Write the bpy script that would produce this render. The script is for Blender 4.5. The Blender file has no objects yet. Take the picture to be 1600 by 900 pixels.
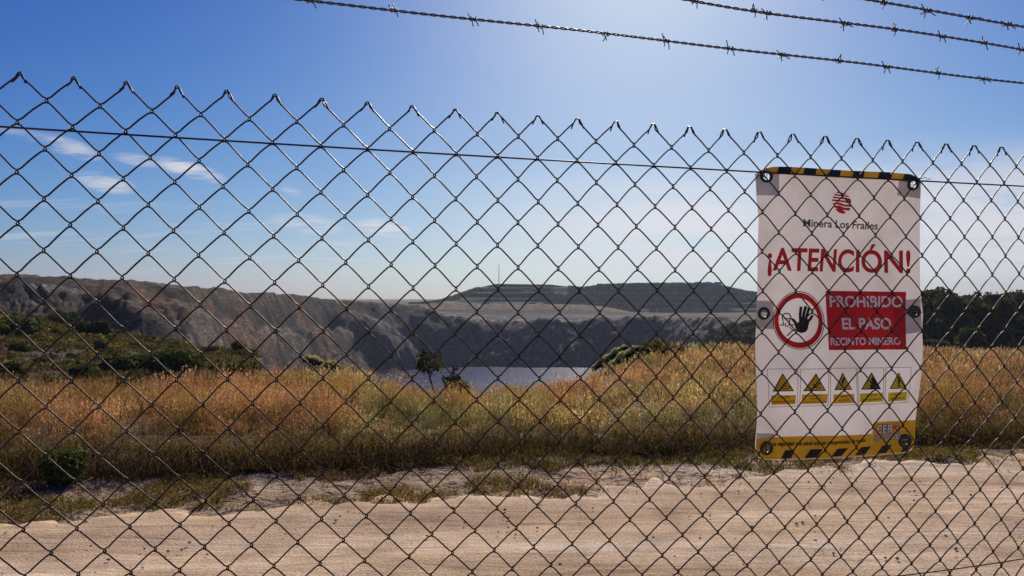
import bpy, bmesh, math, random
import numpy as np
from mathutils import Vector
from mathutils.geometry import tessellate_polygon

scn = bpy.context.scene
COL = scn.collection
R = math.radians
PI = math.pi
random.seed(7)
rng = np.random.default_rng(11)

# ------------------------------------------------------------------ camera
EYE = 1.6
PITCH = R(0.8)
F = 1600 * 24 / 36
cam_d = bpy.data.cameras.new('camera')
cam_d.lens = 24
cam_d.sensor_width = 36
cam_d.clip_start = 0.05
cam_d.clip_end = 20000
cam_d.dof.use_dof = True
cam_d.dof.focus_distance = 1.62
cam_d.dof.aperture_fstop = 22
cam = bpy.data.objects.new('camera', cam_d)
cam.location = (0, 0, EYE)
cam.rotation_euler = (R(90) + PITCH, 0, 0)
COL.objects.link(cam)
scn.camera = cam

# ------------------------------------------------------------------ sky, sun, exposure
SUN_EL, SUN_AZ = R(33), R(11)          # azimuth clockwise from +Y
sun_dir = Vector((math.sin(SUN_AZ) * math.cos(SUN_EL), math.cos(SUN_AZ) * math.cos(SUN_EL), math.sin(SUN_EL)))
w = bpy.data.worlds.new('World')
scn.world = w
w.use_nodes = True
nt = w.node_tree
nt.nodes.clear()
def N(t, **k):
    n = nt.nodes.new(t)
    for a, b in k.items():
        setattr(n, a, b)
    return n
def L(a, b):
    nt.links.new(a, b)
def M(op, a, b=None, c=None, clamp=False):
    n = N('ShaderNodeMath', operation=op, use_clamp=clamp)
    for i, v in enumerate((a, b, c)):
        if v is None: continue
        if isinstance(v, (int, float)): n.inputs[i].default_value = v
        else: L(v, n.inputs[i])
    return n.outputs[0]
def smooth(v, a, b, lo=0.0, hi=1.0):
    n = N('ShaderNodeMapRange', interpolation_type='SMOOTHSTEP')
    L(v, n.inputs[0])
    for i, x in enumerate((a, b, lo, hi)): n.inputs[i + 1].default_value = x
    return n.outputs[0]
sky = N('ShaderNodeTexSky', sky_type='NISHITA', sun_disc=False)
sky.sun_elevation = SUN_EL
sky.sun_rotation = SUN_AZ
sky.altitude = 50
sky.air_density = 1.0
sky.dust_density = 0.7
sky.ozone_density = 4.0
tc = N('ShaderNodeTexCoord')
nrm = N('ShaderNodeVectorMath', operation='NORMALIZE')
L(tc.outputs['Generated'], nrm.inputs[0])
sep = N('ShaderNodeSeparateXYZ')
L(nrm.outputs[0], sep.inputs[0])
dz = sep.outputs[2]
den = M('ADD', M('MAXIMUM', dz, 0.0), 0.10)
cu = M('DIVIDE', sep.outputs[0], den)
cv = M('DIVIDE', sep.outputs[1], den)
cmb = N('ShaderNodeCombineXYZ')
L(cu, cmb.inputs[0]); L(cv, cmb.inputs[1])
def cloud_noise(scale, sx, sy, detail, off, dist=0.4):
    mp = N('ShaderNodeMapping')
    mp.inputs['Scale'].default_value = (sx, sy, 1)
    mp.inputs['Location'].default_value = (off, off * 0.37, 0)
    L(cmb.outputs[0], mp.inputs[0])
    n = N('ShaderNodeTexNoise')
    n.inputs['Scale'].default_value = scale
    n.inputs['Detail'].default_value = detail
    n.inputs['Roughness'].default_value = 0.6
    n.inputs['Distortion'].default_value = dist
    L(mp.outputs[0], n.inputs['Vector'])
    return n.outputs['Fac']
def sky_dir(px, py):
    x, y, z = (px - 800) / F, 1.0, -(py - 450) / F
    c, s = math.cos(PITCH), math.sin(PITCH)
    return Vector((x, c * y - s * z, s * y + c * z)).normalized()
# a low bank of thin cloud to the right of the view, wisps elsewhere
az = M('ARCTAN2', sep.outputs[0], sep.outputs[1])
bank_n = cloud_noise(0.9, 1.0, 1.5, 8, 3.1)
bank = M('MULTIPLY', smooth(bank_n, 0.24, 0.56),
         M('MULTIPLY', smooth(dz, 0.005, 0.05), M('MULTIPLY', smooth(dz, 0.10, 0.21, 1, 0), smooth(az, -0.22, 0.30))))
streak_n = cloud_noise(1.3, 0.5, 2.4, 8, 9.7, 0.8)
streak = M('MULTIPLY', smooth(streak_n, 0.50, 0.68),
           M('MULTIPLY', smooth(dz, 0.01, 0.05), smooth(dz, 0.08, 0.16, 0.55, 0)))
# a few separate small wisps
wisp_tex = cloud_noise(3.4, 1.0, 2.2, 9, 21.3, 0.6)
wisp_fac = None
for (px, py, sx, sy, am, tilt) in ((108, 230, 34, 11, .75, .25), (215, 250, 28, 8, .5, .1), (298, 266, 44, 11, 1.0, .22), (165, 286, 34, 12, .8, .15),
                             (600, 356, 42, 13, .9, .12), (480, 350, 50, 14, .6, .1), (530, 384, 40, 7, .4, 0),
                             (1060, 362, 75, 9, .8, 0.0), (1140, 350, 60, 8, .6, -.1), (60, 215, 40, 7, .4, .1), (1560, 262, 70, 18, .55, -.1), (455,298,14,7,.4,.2), (1500, 345, 110, 28, .7, -.12)):
    d = sky_dir(px, py)
    rt = Vector((d.y, -d.x, 0)).normalized()
    up = rt.cross(d)
    r2 = rt * math.cos(tilt) - up * math.sin(tilt)
    u2 = rt * math.sin(tilt) + up * math.cos(tilt)
    def dotn(v):
        n = N('ShaderNodeVectorMath', operation='DOT_PRODUCT')
        L(nrm.outputs[0], n.inputs[0]); n.inputs[1].default_value = v
        return n.outputs['Value']
    a = M('DIVIDE', dotn(r2), sx / F)
    b = M('DIVIDE', dotn(u2), sy / F)
    q = M('ADD', M('MULTIPLY', a, a), M('MULTIPLY', b, b))
    g = M('MULTIPLY', M('MULTIPLY', smooth(q, 0.0, 1.6, am, 0.0), M('GREATER_THAN', dotn(d), 0.0)), smooth(wisp_tex, 0.32, 0.58))
    wisp_fac = g if wisp_fac is None else M('MAXIMUM', wisp_fac, g)
cl = M('MAXIMUM', M('MAXIMUM', M('MULTIPLY', bank, 0.95), M('MULTIPLY', streak, 0.6)), M('MULTIPLY', wisp_fac, 0.95), clamp=True)
# thin cloud scatters more light the nearer it stands to the sun
sd = N('ShaderNodeVectorMath', operation='DOT_PRODUCT')
L(nrm.outputs[0], sd.inputs[0]); sd.inputs[1].default_value = sun_dir
glow = M('POWER', M('MAXIMUM', sd.outputs['Value'], 0.0), 9.0)
CLOUD = 7.8
cb = M('MULTIPLY', M('ADD', M('MULTIPLY', glow, 0.35), 0.88), CLOUD)
ccol = N('ShaderNodeCombineColor')
L(M('MULTIPLY', cb, 0.97), ccol.inputs[0]); L(M('MULTIPLY', cb, 0.97), ccol.inputs[1]); L(M('MULTIPLY', cb, 1.04), ccol.inputs[2])
mixc = N('ShaderNodeMix', data_type='RGBA')
skx = N('ShaderNodeSeparateColor'); L(sky.outputs[0], skx.inputs[0])
skc = N('ShaderNodeCombineColor')
for ch, (gm, kk, sh) in enumerate(((2.3, .0075, .85), (1.9, .0147, 1.3), (1.5, .0517, 1.3))):
    y_ = M('MULTIPLY', M('POWER', skx.outputs[ch], gm), kk)
    L(M('MULTIPLY', M('DIVIDE', y_, M('ADD', M('DIVIDE', y_, sh), 1.0)), 10.0), skc.inputs[ch])
L(cl, mixc.inputs['Factor']); L(skc.outputs[0], mixc.inputs['A']); L(ccol.outputs[0], mixc.inputs['B'])
bg = N('ShaderNodeBackground')
bg.inputs['Strength'].default_value = 0.10
L(mixc.outputs['Result'], bg.inputs['Color'])
wo = N('ShaderNodeOutputWorld')
L(bg.outputs[0], wo.inputs[0])

sun_l = bpy.data.lights.new('sun', 'SUN')
sun_l.energy = 5.0
sun_l.angle = R(0.5)
sun_l.color = (1.0, 0.92, 0.80)
sun_o = bpy.data.objects.new('sun', sun_l)
sun_o.rotation_euler = (-sun_dir).to_track_quat('-Z', 'Y').to_euler()
sun_o.location = (20, 60, 40)
COL.objects.link(sun_o)

scn.view_settings.view_transform = 'Standard'
scn.view_settings.look = 'None'
scn.view_settings.exposure = 0.0
scn.view_settings.gamma = 1
scn.view_settings.use_curve_mapping = False
scn.render.engine = 'CYCLES'
scn.cycles.use_denoising = True
scn.cycles.max_bounces = 6
scn.cycles.transparent_max_bounces = 6
scn.cycles.volume_bounces = 0
scn.cycles.sample_clamp_indirect = 4

# ------------------------------------------------------------------ helpers
def tag(o, label=None, cat=None, group=None, kind=None):
    if label: o['label'] = label
    if cat: o['category'] = cat
    if group: o['group'] = group
    if kind: o['kind'] = kind
    return o
def empty(name, loc=(0, 0, 0), rz=0, parent=None):
    o = bpy.data.objects.new(name, None)
    o.empty_display_size = 0.2
    COL.objects.link(o)
    o.location = loc
    o.rotation_euler = (0, 0, rz)
    if parent: o.parent = parent
    return o
def nmesh(name, V, Q=None, T=None, col=None, mat=None, parent=None, smooth=False, loc=None):
    """numpy arrays to ONE mesh object; Q quads, T triangles, col per-vertex rgb"""
    V = np.asarray(V, dtype=np.float32).reshape(-1, 3)
    me = bpy.data.meshes.new(name)
    me.vertices.add(len(V)); me.vertices.foreach_set('co', V.ravel())
    idx = []; starts = []; tot = 0
    if Q is not None and len(Q):
        Q = np.asarray(Q, dtype=np.int32).reshape(-1, 4)
        idx.append(Q.ravel()); starts.append(np.arange(len(Q)) * 4); tot = len(Q) * 4
    if T is not None and len(T):
        T = np.asarray(T, dtype=np.int32).reshape(-1, 3)
        idx.append(T.ravel()); starts.append(tot + np.arange(len(T)) * 3)
    idx = np.concatenate(idx); starts = np.concatenate(starts)
    me.loops.add(len(idx)); me.loops.foreach_set('vertex_index', idx.astype(np.int32))
    me.polygons.add(len(starts)); me.polygons.foreach_set('loop_start', starts.astype(np.int32))
    me.update(calc_edges=True)
    if smooth: me.polygons.foreach_set('use_smooth', np.ones(len(starts), dtype=bool))
    if col is not None:
        at = me.color_attributes.new('Col', 'FLOAT_COLOR', 'POINT')
        c = np.ones((len(V), 4), dtype=np.float32); c[:, :3] = col
        at.data.foreach_set('color', c.ravel())
    o = bpy.data.objects.new(name, me)
    COL.objects.link(o)
    if mat: me.materials.append(mat)
    if parent: o.parent = parent
    if loc is not None: o.location = loc
    return o
def copy_tree(o, parent=None):
    c = o.copy(); COL.objects.link(c)
    if parent: c.parent = parent
    for ch in list(o.children): copy_tree(ch, c)
    return c
def hash2(ix, iy, seed):
    h = (ix.astype(np.int64) * 374761393 + iy.astype(np.int64) * 668265263 + seed * 1442695041) & 0xffffffff
    h = ((h ^ (h >> 13)) * 1274126177) & 0xffffffff
    return ((h ^ (h >> 16)) & 0xffff) / 65535.0
def vnoise(x, y, seed=0):
    x = np.asarray(x, float); y = np.asarray(y, float)
    ix = np.floor(x); iy = np.floor(y); fx = x - ix; fy = y - iy
    fx = fx * fx * (3 - 2 * fx); fy = fy * fy * (3 - 2 * fy)
    a = hash2(ix, iy, seed); b = hash2(ix + 1, iy, seed); c = hash2(ix, iy + 1, seed); d = hash2(ix + 1, iy + 1, seed)
    return (a * (1 - fx) + b * fx) * (1 - fy) + (c * (1 - fx) + d * fx) * fy
def fbm(x, y, seed=0, oct=4, gain=0.5):
    s = 0; a = 1; t = 0
    for i in range(oct):
        s = s + a * vnoise(x, y, seed + i * 17); t += a
        a *= gain; x = x * 2.03 + 5.1; y = y * 2.03 + 1.7
    return s / t
def ss(x, a, b):
    t = np.clip((x - a) / (b - a), 0, 1)
    return t * t * (3 - 2 * t)
def ray(px, py):
    d = np.array([(px - 800) / F, 1.0, -(py - 450) / F])
    c, s = math.cos(PITCH), math.sin(PITCH)
    return np.array([d[0], c * d[1] - s * d[2], s * d[1] + c * d[2]])

def mat(name, build):
    m = bpy.data.materials.new(name)
    m.use_nodes = True
    t = m.node_tree
    t.nodes.clear()
    out = t.nodes.new('ShaderNodeOutputMaterial')
    build(t, out)
    return m
def nd(t, ty, ins=None, **k):
    n = t.nodes.new(ty)
    for a, b in k.items(): setattr(n, a, b)
    for a, b in (ins or {}).items():
        if hasattr(b, 'is_linked'): t.links.new(b, n.inputs[a])
        else: n.inputs[a].default_value = b
    return n
def objco(t, scale=(1, 1, 1), rz=0):
    g = nd(t, 'ShaderNodeNewGeometry')
    return nd(t, 'ShaderNodeMapping', {'Vector': g.outputs['Position'], 'Scale': scale, 'Rotation': (0, 0, rz)}).outputs[0]
def noise(t, vec, scale, detail=4, rough=0.55, dist=0.0):
    return nd(t, 'ShaderNodeTexNoise', {'Vector': vec, 'Scale': scale, 'Detail': detail, 'Roughness': rough, 'Distortion': dist}).outputs['Fac']
def ramp(t, fac, stops):
    n = nd(t, 'ShaderNodeValToRGB', {'Fac': fac})
    cr = n.color_ramp
    while len(cr.elements) < len(stops): cr.elements.new(0.5)
    for e, (p, c) in zip(cr.elements, stops):
        e.position = p; e.color = (*c, 1) if len(c) == 3 else c
    return n.outputs['Color']
def mixc_(t, fac, a, b, mode='MIX'):
    return nd(t, 'ShaderNodeMix', {'Factor': fac, 'A': a, 'B': b}, data_type='RGBA', blend_type=mode).outputs['Result']
def mathn(t, op, a, b=0.0):
    return nd(t, 'ShaderNodeMath', {0: a, 1: b}, operation=op).outputs[0]
def bump(t, h, strength, dist):
    return nd(t, 'ShaderNodeBump', {'Height': h, 'Strength': strength, 'Distance': dist}).outputs['Normal']

# ------------------------------------------------------------------ materials
def m_ground(t, out):
    col = nd(t, 'ShaderNodeAttribute', attribute_name='Col').outputs['Color']
    c1 = objco(t)
    n1 = noise(t, c1, 0.9, 6, .65); n2 = noise(t, c1, 14, 5, .65); n3 = noise(t, c1, 0.12, 5, .6)
    f = ramp(t, n2, [(0.25, (.62, .60, .58)), (0.5, (1, 1, 1)), (0.75, (1.3, 1.28, 1.25))])
    f2 = ramp(t, n1, [(0.25, (.62, .62, .64)), (0.5, (1, 1, 1)), (0.75, (1.35, 1.3, 1.25))])
    f3 = ramp(t, n3, [(0.3, (.75, .74, .76)), (0.5, (1, 1, 1)), (0.7, (1.25, 1.2, 1.15))])
    far = nd(t, 'ShaderNodeMapRange', {0: nd(t, 'ShaderNodeSeparateXYZ', {0: c1}).outputs[1], 1: 60.0, 2: 120.0}).outputs[0]
    r1 = noise(t, objco(t, (1, .6, 2.0)), 0.5, 8, .78, .6)
    rf = ramp(t, r1, [(0.34, (.22, .21, .23)), (0.47, (.9, .9, .9)), (0.55, (1.2, 1.15, 1.1)), (0.66, (3.0, 2.85, 2.7))])
    r2 = noise(t, objco(t, (.5, .5, .10), .5), 0.5, 6, .65, .4)
    rf = mixc_(t, 1.0, rf, ramp(t, r2, [(0.36, (.45, .44, .45)), (0.5, (1, 1, 1)), (0.64, (1.7, 1.62, 1.55))]), 'MULTIPLY')
    col = mixc_(t, far, col, mixc_(t, 1.0, col, rf, 'MULTIPLY'))
    a = mixc_(t, 1.0, mixc_(t, 1.0, mixc_(t, 1.0, col, f, 'MULTIPLY'), f2, 'MULTIPLY'), f3, 'MULTIPLY')
    nrm = bump(t, n2, 0.5, 0.02)
    nrm2 = nd(t, 'ShaderNodeBump', {'Height': n1, 'Strength': 0.8, 'Distance': 0.5, 'Normal': nrm}).outputs['Normal']
    nrm2 = nd(t, 'ShaderNodeBump', {'Height': r1, 'Strength': mathn(t, 'MULTIPLY', far, .9), 'Distance': 2.5, 'Normal': nrm2}).outputs['Normal']
    b = nd(t, 'ShaderNodeBsdfPrincipled', {'Base Color': a, 'Roughness': 0.95, 'Normal': nrm2, 'Specular IOR Level': 0.15})
    t.links.new(b.outputs[0], out.inputs[0])
M_GROUND = mat('earth_and_rock', m_ground)
ROAD_ANG = R(10.5)
def m_road(t, out):
    c = objco(t)
    cs = objco(t, (0.30, 2.1, 1), -ROAD_ANG)
    cs2 = objco(t, (1.1, 7.0, 1), -ROAD_ANG)
    big = noise(t, cs, 1.0, 4, .55, .3); fine = noise(t, cs2, 1.0, 5, .6, .4)
    gr = noise(t, c, 60, 3, .7); md = noise(t, c, 3.0, 5, .6)
    speck = nd(t, 'ShaderNodeTexVoronoi', {'Vector': c, 'Scale': 36.0, 'Randomness': 1.0}).outputs['Distance']
    a = ramp(t, big, [(0.30, (.40, .265, .16)), (0.46, (.54, .38, .245)), (.56, (.58, .42, .285)), (0.70, (.72, .59, .46))])
    a = mixc_(t, 1.0, a, ramp(t, fine, [(0.3, (.82, .80, .78)), (0.5, (1, 1, 1)), (0.75, (1.10, 1.09, 1.08))]), 'MULTIPLY')
    a = mixc_(t, 1.0, a, ramp(t, gr, [(0.3, (.62, .60, .58)), (0.55, (1.04, 1.04, 1.04)), (.75, (1.2, 1.19, 1.18))]), 'MULTIPLY')
    a = mixc_(t, 1.0, a, ramp(t, md, [(0.3, (.74, .72, .69)), (0.5, (1, 1, 1)), (0.68, (1.14, 1.13, 1.12))]), 'MULTIPLY')
    a = mixc_(t, 1.0, a, ramp(t, speck, [(0.07, (.62, .58, .55)), (0.16, (1, 1, 1))]), 'MULTIPLY')
    h = mathn(t, 'ADD', mathn(t, 'MULTIPLY', fine, 1.0), mathn(t, 'MULTIPLY', gr, 0.35))
    nrm = bump(t, h, 0.85, 0.03)
    b = nd(t, 'ShaderNodeBsdfPrincipled', {'Base Color': a, 'Roughness': 0.95, 'Normal': nrm, 'Specular IOR Level': 0.1})
    t.links.new(b.outputs[0], out.inputs[0])
M_ROAD = mat('sandy_dirt', m_road)
def m_water(t, out):
    c = objco(t, (1, 1, 1))
    n = noise(t, c, 0.35, 4, .6, .3); n2 = noise(t, objco(t, (0.02, 0.05, 1)), 1.0, 3, .5)
    h = mathn(t, 'MULTIPLY', n, mathn(t, 'ADD', n2, 0.2))
    b = nd(t, 'ShaderNodeBsdfPrincipled', {'Specular IOR Level': .36, 'Base Color': (.045, .052, .12, 1), 'Roughness': 0.22, 'IOR': 1.33, 'Normal': bump(t, h, 0.45, 0.9)})
    t.links.new(b.outputs[0], out.inputs[0])
M_WATER = mat('lake_water', m_water)
def leafmat(name, trans=0.45, gain=1.0):
    def f(t, out):
        col = nd(t, 'ShaderNodeAttribute', attribute_name='Col').outputs['Color']
        d = nd(t, 'ShaderNodeBsdfDiffuse', {'Color': col})
        tr = nd(t, 'ShaderNodeBsdfTranslucent', {'Color': mixc_(t, 1.0, col, (1.25 * gain, 1.15 * gain, .8 * gain, 1), 'MULTIPLY')})
        mx = nd(t, 'ShaderNodeMixShader', {0: trans, 1: d.outputs[0], 2: tr.outputs[0]})
        t.links.new(mx.outputs[0], out.inputs[0])
    return mat(name, f)
M_GRASS = leafmat('dry_grass', 0.5)
M_LEAF = leafmat('foliage', 0.35)
def m_bark(t, out):
    n = noise(t, objco(t, (6, 6, 1.5)), 3, 4)
    b = nd(t, 'ShaderNodeBsdfPrincipled', {'Base Color': ramp(t, n, [(.3, (.06, .045, .035)), (.7, (.15, .12, .09))]), 'Roughness': .9})
    t.links.new(b.outputs[0], out.inputs[0])
M_BARK = mat('bark', m_bark)
def m_wire(t, out):
    n = noise(t, objco(t), 55, 4, .65)
    n2 = noise(t, objco(t), 7, 3, .6)
    f = mathn(t, 'MULTIPLY', n, n2)
    c = ramp(t, f, [(.14, (.026, .013, .008)), (.26, (.05, .031, .022)), (.42, (.10, .076, .064))])
    b = nd(t, 'ShaderNodeBsdfPrincipled', {'Base Color': c, 'Metallic': 0.75, 'Roughness': 0.42})
    t.links.new(b.outputs[0], out.inputs[0])
M_WIRE = mat('weathered_galvanised_wire', m_wire)
def simple(name, col, rough=.6, metal=0.0, var=0.12, scale=30):
    def f(t, out):
        n = noise(t, objco(t), scale, 3)
        c = ramp(t, n, [(.3, tuple(x * (1 - var) for x in col)), (.7, tuple(min(1, x * (1 + var)) for x in col))])
        b = nd(t, 'ShaderNodeBsdfPrincipled', {'Base Color': c, 'Roughness': rough, 'Metallic': metal})
        t.links.new(b.outputs[0], out.inputs[0])
    return mat(name, f)
M_BARB = simple('barbed_wire_steel', (.10, .09, .09), .5, .7)
M_POST = simple('galvanised_post', (.42, .42, .42), .45, .8)
M_BLACKPLASTIC = simple('black_plastic', (.012, .012, .014), .35, 0)
M_ROCK = simple('pale_pebble', (.30, .23, .17), .9, 0, .35, 8)
M_BERM = simple('berm_earth', (.11, .09, .075), .95, 0, .3, .4)
M_MAST = simple('mast_paint', (.16, .15, .16), .6, .2)
def printmat(name, col, trans=0.4, gloss=.45):
    def f(t, out):
        n = noise(t, objco(t), 9, 4)
        c = mixc_(t, 1.0, (*col, 1), ramp(t, n, [(.28, (.80, .775, .74)), (.6, (1, 1, 1))]), 'MULTIPLY')
        p = nd(t, 'ShaderNodeBsdfPrincipled', {'Base Color': c, 'Roughness': gloss, 'Specular IOR Level': .3})
        tr = nd(t, 'ShaderNodeBsdfTranslucent', {'Color': c})
        mx = nd(t, 'ShaderNodeMixShader', {0: trans, 1: p.outputs[0], 2: tr.outputs[0]})
        t.links.new(mx.outputs[0], out.inputs[0])
    return mat(name, f)

# ------------------------------------------------------------------ terrain height
def zy(Y, y):
    c, s = math.cos(PITCH), math.sin(PITCH)
    v = -(y - 450) / F
    return EYE + Y * (s + c * v) / (c - s * v)
P = {}
def colm(px, *st):
    P[px] = st
# stations: brow, dip, shrub end, wall base, rim, bench, heap, hill base, ridge, behind, far
plat = lambda z: ((230, z), (420, z - 3), (700, z - 5), (1100, z - 6), (1500, z - 7), (3200, -6))
colm(-1200, (16, -.9), (26, -2), (95, -.8), (120, -1.5), (170, 10), *plat(9))
colm(0, (16, -.95), (26, -2.1), (95, zy(95, 492)), (125, zy(125, 493)), (190, zy(190, 426)), *plat(8))
colm(100, (16, -.95), (26, -2.2), (98, zy(98, 505)), (130, zy(130, 507)), (200, zy(200, 433)), (240, 7), (420, 3), (700, 1), (1100, 0), (1500, -2), (3200, -6))
colm(200, (16, -.95), (26, -2.4), (100, zy(100, 521)), (140, zy(140, 524)), (215, zy(215, 438)), (255, 6), (420, 2), (700, 0), (1100, -1), (1500, -3), (3200, -6))
colm(300, (18, -.95), (30, -2.4), (90, zy(90, 548)), (160, zy(160, 556)), (240, zy(240, 447)), (285, 4), (430, 1), (700, -1), (1100, -2), (1500, -4), (3200, -6))
colm(400, (21, -1.1), (30, -2.0), (58, zy(58, 560)), (230, -36), (305, zy(305, 457)), (350, 2), (460, -1), (700, -3), (1100, -3), (1500, -5), (3200, -6))
colm(480, (24, -1.2), (50, -8), (120, -40), (290, -41), (362, zy(362, 464)), (410, 0), (500, -3), (700, -4), (1100, -4), (1500, -5), (3200, -6))
colm(560, (21, -1.05), (50, -14), (120, -46), (345, -41), (408, zy(408, 471)), (460, -3), (540, -5), (700, -5), (1100, -5), (1500, -5), (3200, -6))
colm(630, (18, -.95), (50, -18), (120, -48), (385, -41), (440, zy(440, 477)), (490, -4), (560, -5), (680, -6), (1000, -6), (1500, -6), (3200, -6))
colm(690, (18, -1.2), (50, -18), (120, -48), (402, -44), (448, zy(448, 493)), (520, zy(520, 486)), (562, zy(562, 474)), (735, zy(735, 474)), (800, zy(800, 469)), (1100, -8), (3200, -6))
colm(745, (18, -1.15), (50, -18), (120, -48), (405, -44), (448, zy(448, 500)), (520, zy(520, 488)), (562, zy(562, 475)), (735, zy(735, 475)), (800, zy(800, 450)), (1100, -4), (3200, -6))
colm(775, (18, -1.05), (50, -18), (120, -48), (405, -44), (448, zy(448, 505)), (520, zy(520, 489)), (562, zy(562, 475)), (735, zy(735, 475)), (800, zy(800, 443.5)), (1100, 2), (3200, -6))
colm(860, (19, -1.1), (50, -18), (120, -48), (405, -44), (448, zy(448, 503)), (520, zy(520, 489)), (562, zy(562, 475)), (735, zy(735, 475)), (800, zy(800, 444.5)), (1100, 2), (3200, -6))
colm(910, (24, -1.45), (55, -18), (120, -48), (405, -44), (448, zy(448, 502)), (520, zy(520, 489)), (562, zy(562, 476)), (735, zy(735, 476)), (800, zy(800, 450)), (1100, 0), (3200, -6))
colm(945, (29, -1.6), (60, -18), (120, -48), (405, -44), (448, zy(448, 502)), (520, zy(520, 489)), (562, zy(562, 479)), (735, zy(735, 479)), (800, zy(800, 445)), (1100, 2), (3200, -6))
colm(990, (36, -1.5), (70, -18), (130, -48), (402, -44), (446, zy(446, 503)), (520, zy(520, 490)), (562, zy(562, 488)), (735, zy(735, 488)), (800, zy(800, 443.5)), (1100, 4), (3200, -6))
colm(1050, (42, -1.75), (80, -16), (140, -48), (380, -41), (432, zy(432, 494)), (520, zy(520, 490)), (562, zy(562, 489)), (735, zy(735, 489)), (800, zy(800, 443)), (1100, 4), (3200, -6))
colm(1110, (46, -1.9), (90, -14), (160, -30), (300, -32), (400, zy(400, 502)), (520, zy(520, 491)), (562, zy(562, 489)), (735, zy(735, 489)), (800, zy(800, 443)), (1100, 4), (3200, -6))
colm(1170, (52, -2.4), (95, -10), (180, -18), (260, -18), (340, zy(340, 516)), (460, zy(460, 503)), (562, zy(562, 491)), (735, zy(735, 488)), (800, zy(800, 456)), (1100, 0), (3200, -6))
colm(1300, (58, -3.0), (95, -8), (180, -12), (260, -13), (340, zy(340, 508)), (460, zy(460, 498)), (562, zy(562, 490)), (735, zy(735, 486)), (800, zy(800, 471)), (1100, -6), (3200, -6))
colm(1450, (60, -3.3), (95, -7.5), (180, -9), (260, -9.5), (340, -9.5), (460, -9.5), (562, -9), (650, -8), (800, -7), (1100, -7), (3200, -6))
colm(2600, (60, -3.3), (95, -7), (180, -8), (260, -8.5), (340, -8.5), (460, -8.5), (562, -8), (650, -8), (800, -7), (1100, -7), (3200, -6))
KEYS = np.array(sorted(P)); 
ST = np.array([[(7.0, 0.0), *P[k]] for k in KEYS], float)      # ncol, nst, 2
NS = ST.shape[1]
def front_line(X):
    return 6.95 + 0.165 * X
def height(X, Y, detail=True):
    X = np.asarray(X, float); Y = np.asarray(Y, float)
    px = np.clip(800 + F * X / np.maximum(Y, .5), KEYS[0], KEYS[-1])
    ys = [np.interp(px, KEYS, ST[:, k, 0]) for k in range(NS)]
    zs = [np.interp(px, KEYS, ST[:, k, 1]) for k in range(NS)]
    z = np.zeros_like(X)
    zone = np.zeros_like(X)
    for k in range(NS - 1):
        t = np.clip((Y - ys[k]) / (ys[k + 1] - ys[k]), 0, 1)
        inside = (Y >= ys[k])
        z = np.where(inside, zs[k] + t * (zs[k + 1] - zs[k]), z)
        zone = np.where(inside, k + t, zone)
    z = np.where(Y >= ys[-1], zs[-1], z)
    if not detail: return z
    # rock faces: gullies and lumps
    wallm = ss(zone, 3.0, 3.3) * (1 - ss(zone, 5.05, 5.4))
    g = fbm(X * .045 + .3 * fbm(X * .1, Y * .1, 5), Y * .045, 31, 5, .55) - .5
    gully = np.abs(fbm(X * .09, Y * .03, 77, 4, .55) - .5) * 2
    amp = np.clip(Y / 200, .4, 1.3)
    z = z + wallm * amp * (1 - .72 * np.exp(-((zone - 5) / .22) ** 2) * (px < 640)) * (g * (3.6 + 3.4 * ss(px, 560, 680)) - (gully - .25) * 4.6 + (fbm(X * .35, Y * .35, 9, 4, .65) - .5) * 3.6 - np.abs(fbm(X * .16, Y * .16, 14, 4, .6) - .5) * 4.0)
    # left pit wall: gentle lower slope, a ledge, a steep upper cliff, slanting gullies
    k4, k5 = 4, 5
    tw = np.clip(zone - 4, 0, 1)
    led = fbm(X * .02, Y * .02, 33, 3) * .16 - .08
    tt = np.clip(tw, 0, 1)
    prof = np.interp(tt - led * np.sin(PI * tt), [-.2, 0, .30, .36, .52, .58, .76, 1.0, 1.2], [0, 0, .36, .37, .60, .615, .64, 1.0, 1.0])
    wl = (zone > 4) * (zone < 5) * (1 - ss(px, 540, 640))
    z = z + wl * (prof - tw) * (zs[k5] - zs[k4])
    sl_ = px * .055 + zone * 6.5
    gl = np.abs(fbm(sl_, zone * 1.5, 35, 4, .6) - .5) * 2
    z = z - ss(zone, 4.05, 4.2) * (1 - ss(zone, 4.55, 4.7)) * (px < 760) * (1 - gl) ** 3 * 2.6
    pl = 505 + (5.0 - zone) * 135
    dd = (px - pl)
    z = z + 7.5 * ss(dd, -14, 6) * (1 - ss(dd, 5, 75)) * ss(zone, 4.05, 4.3) * (1 - ss(zone, 4.7, 4.98))
    # rough top edge of the pit
    rim = np.exp(-((zone - 5) / .35) ** 2) * (px < 640)
    z = z + rim * (fbm(X * .12, Y * .12, 55, 4) - .5) * 2.2
    # benches cut into the far hill
    hill = ss(zone, 8.05, 8.2) * (1 - ss(zone, 8.93, 9.0)) * ss(px, 690, 740)
    st = 6.2
    zz = z + 10.0 + fbm(X * .006, Y * .006, 3, 2) * 2.0
    fr = zz / st - np.floor(zz / st)
    terr = np.clip((fr - .5) / .5, 0, 1)
    z = z + hill * (terr - fr) * st * 1.0 + hill * (fbm(X * .05, Y * .05, 12, 4) - .5) * 2.5 * .6
    heap = np.exp(-((zone - 7) / .45) ** 2) * (px > 650) * (px < 1000)
    z = z + heap * (np.abs(fbm(X * .12, Y * .02, 88, 3) - .5) * -3.0)
    # gentle lumps on the shrub slope
    sl = ss(zone, 1.2, 2.0) * (1 - ss(zone, 3.0, 3.3))
    z = z + sl * ((fbm(X * .09, Y * .09, 19, 4) - .5) * 2.4 * np.clip(Y / 60, .2, 1))
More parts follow.
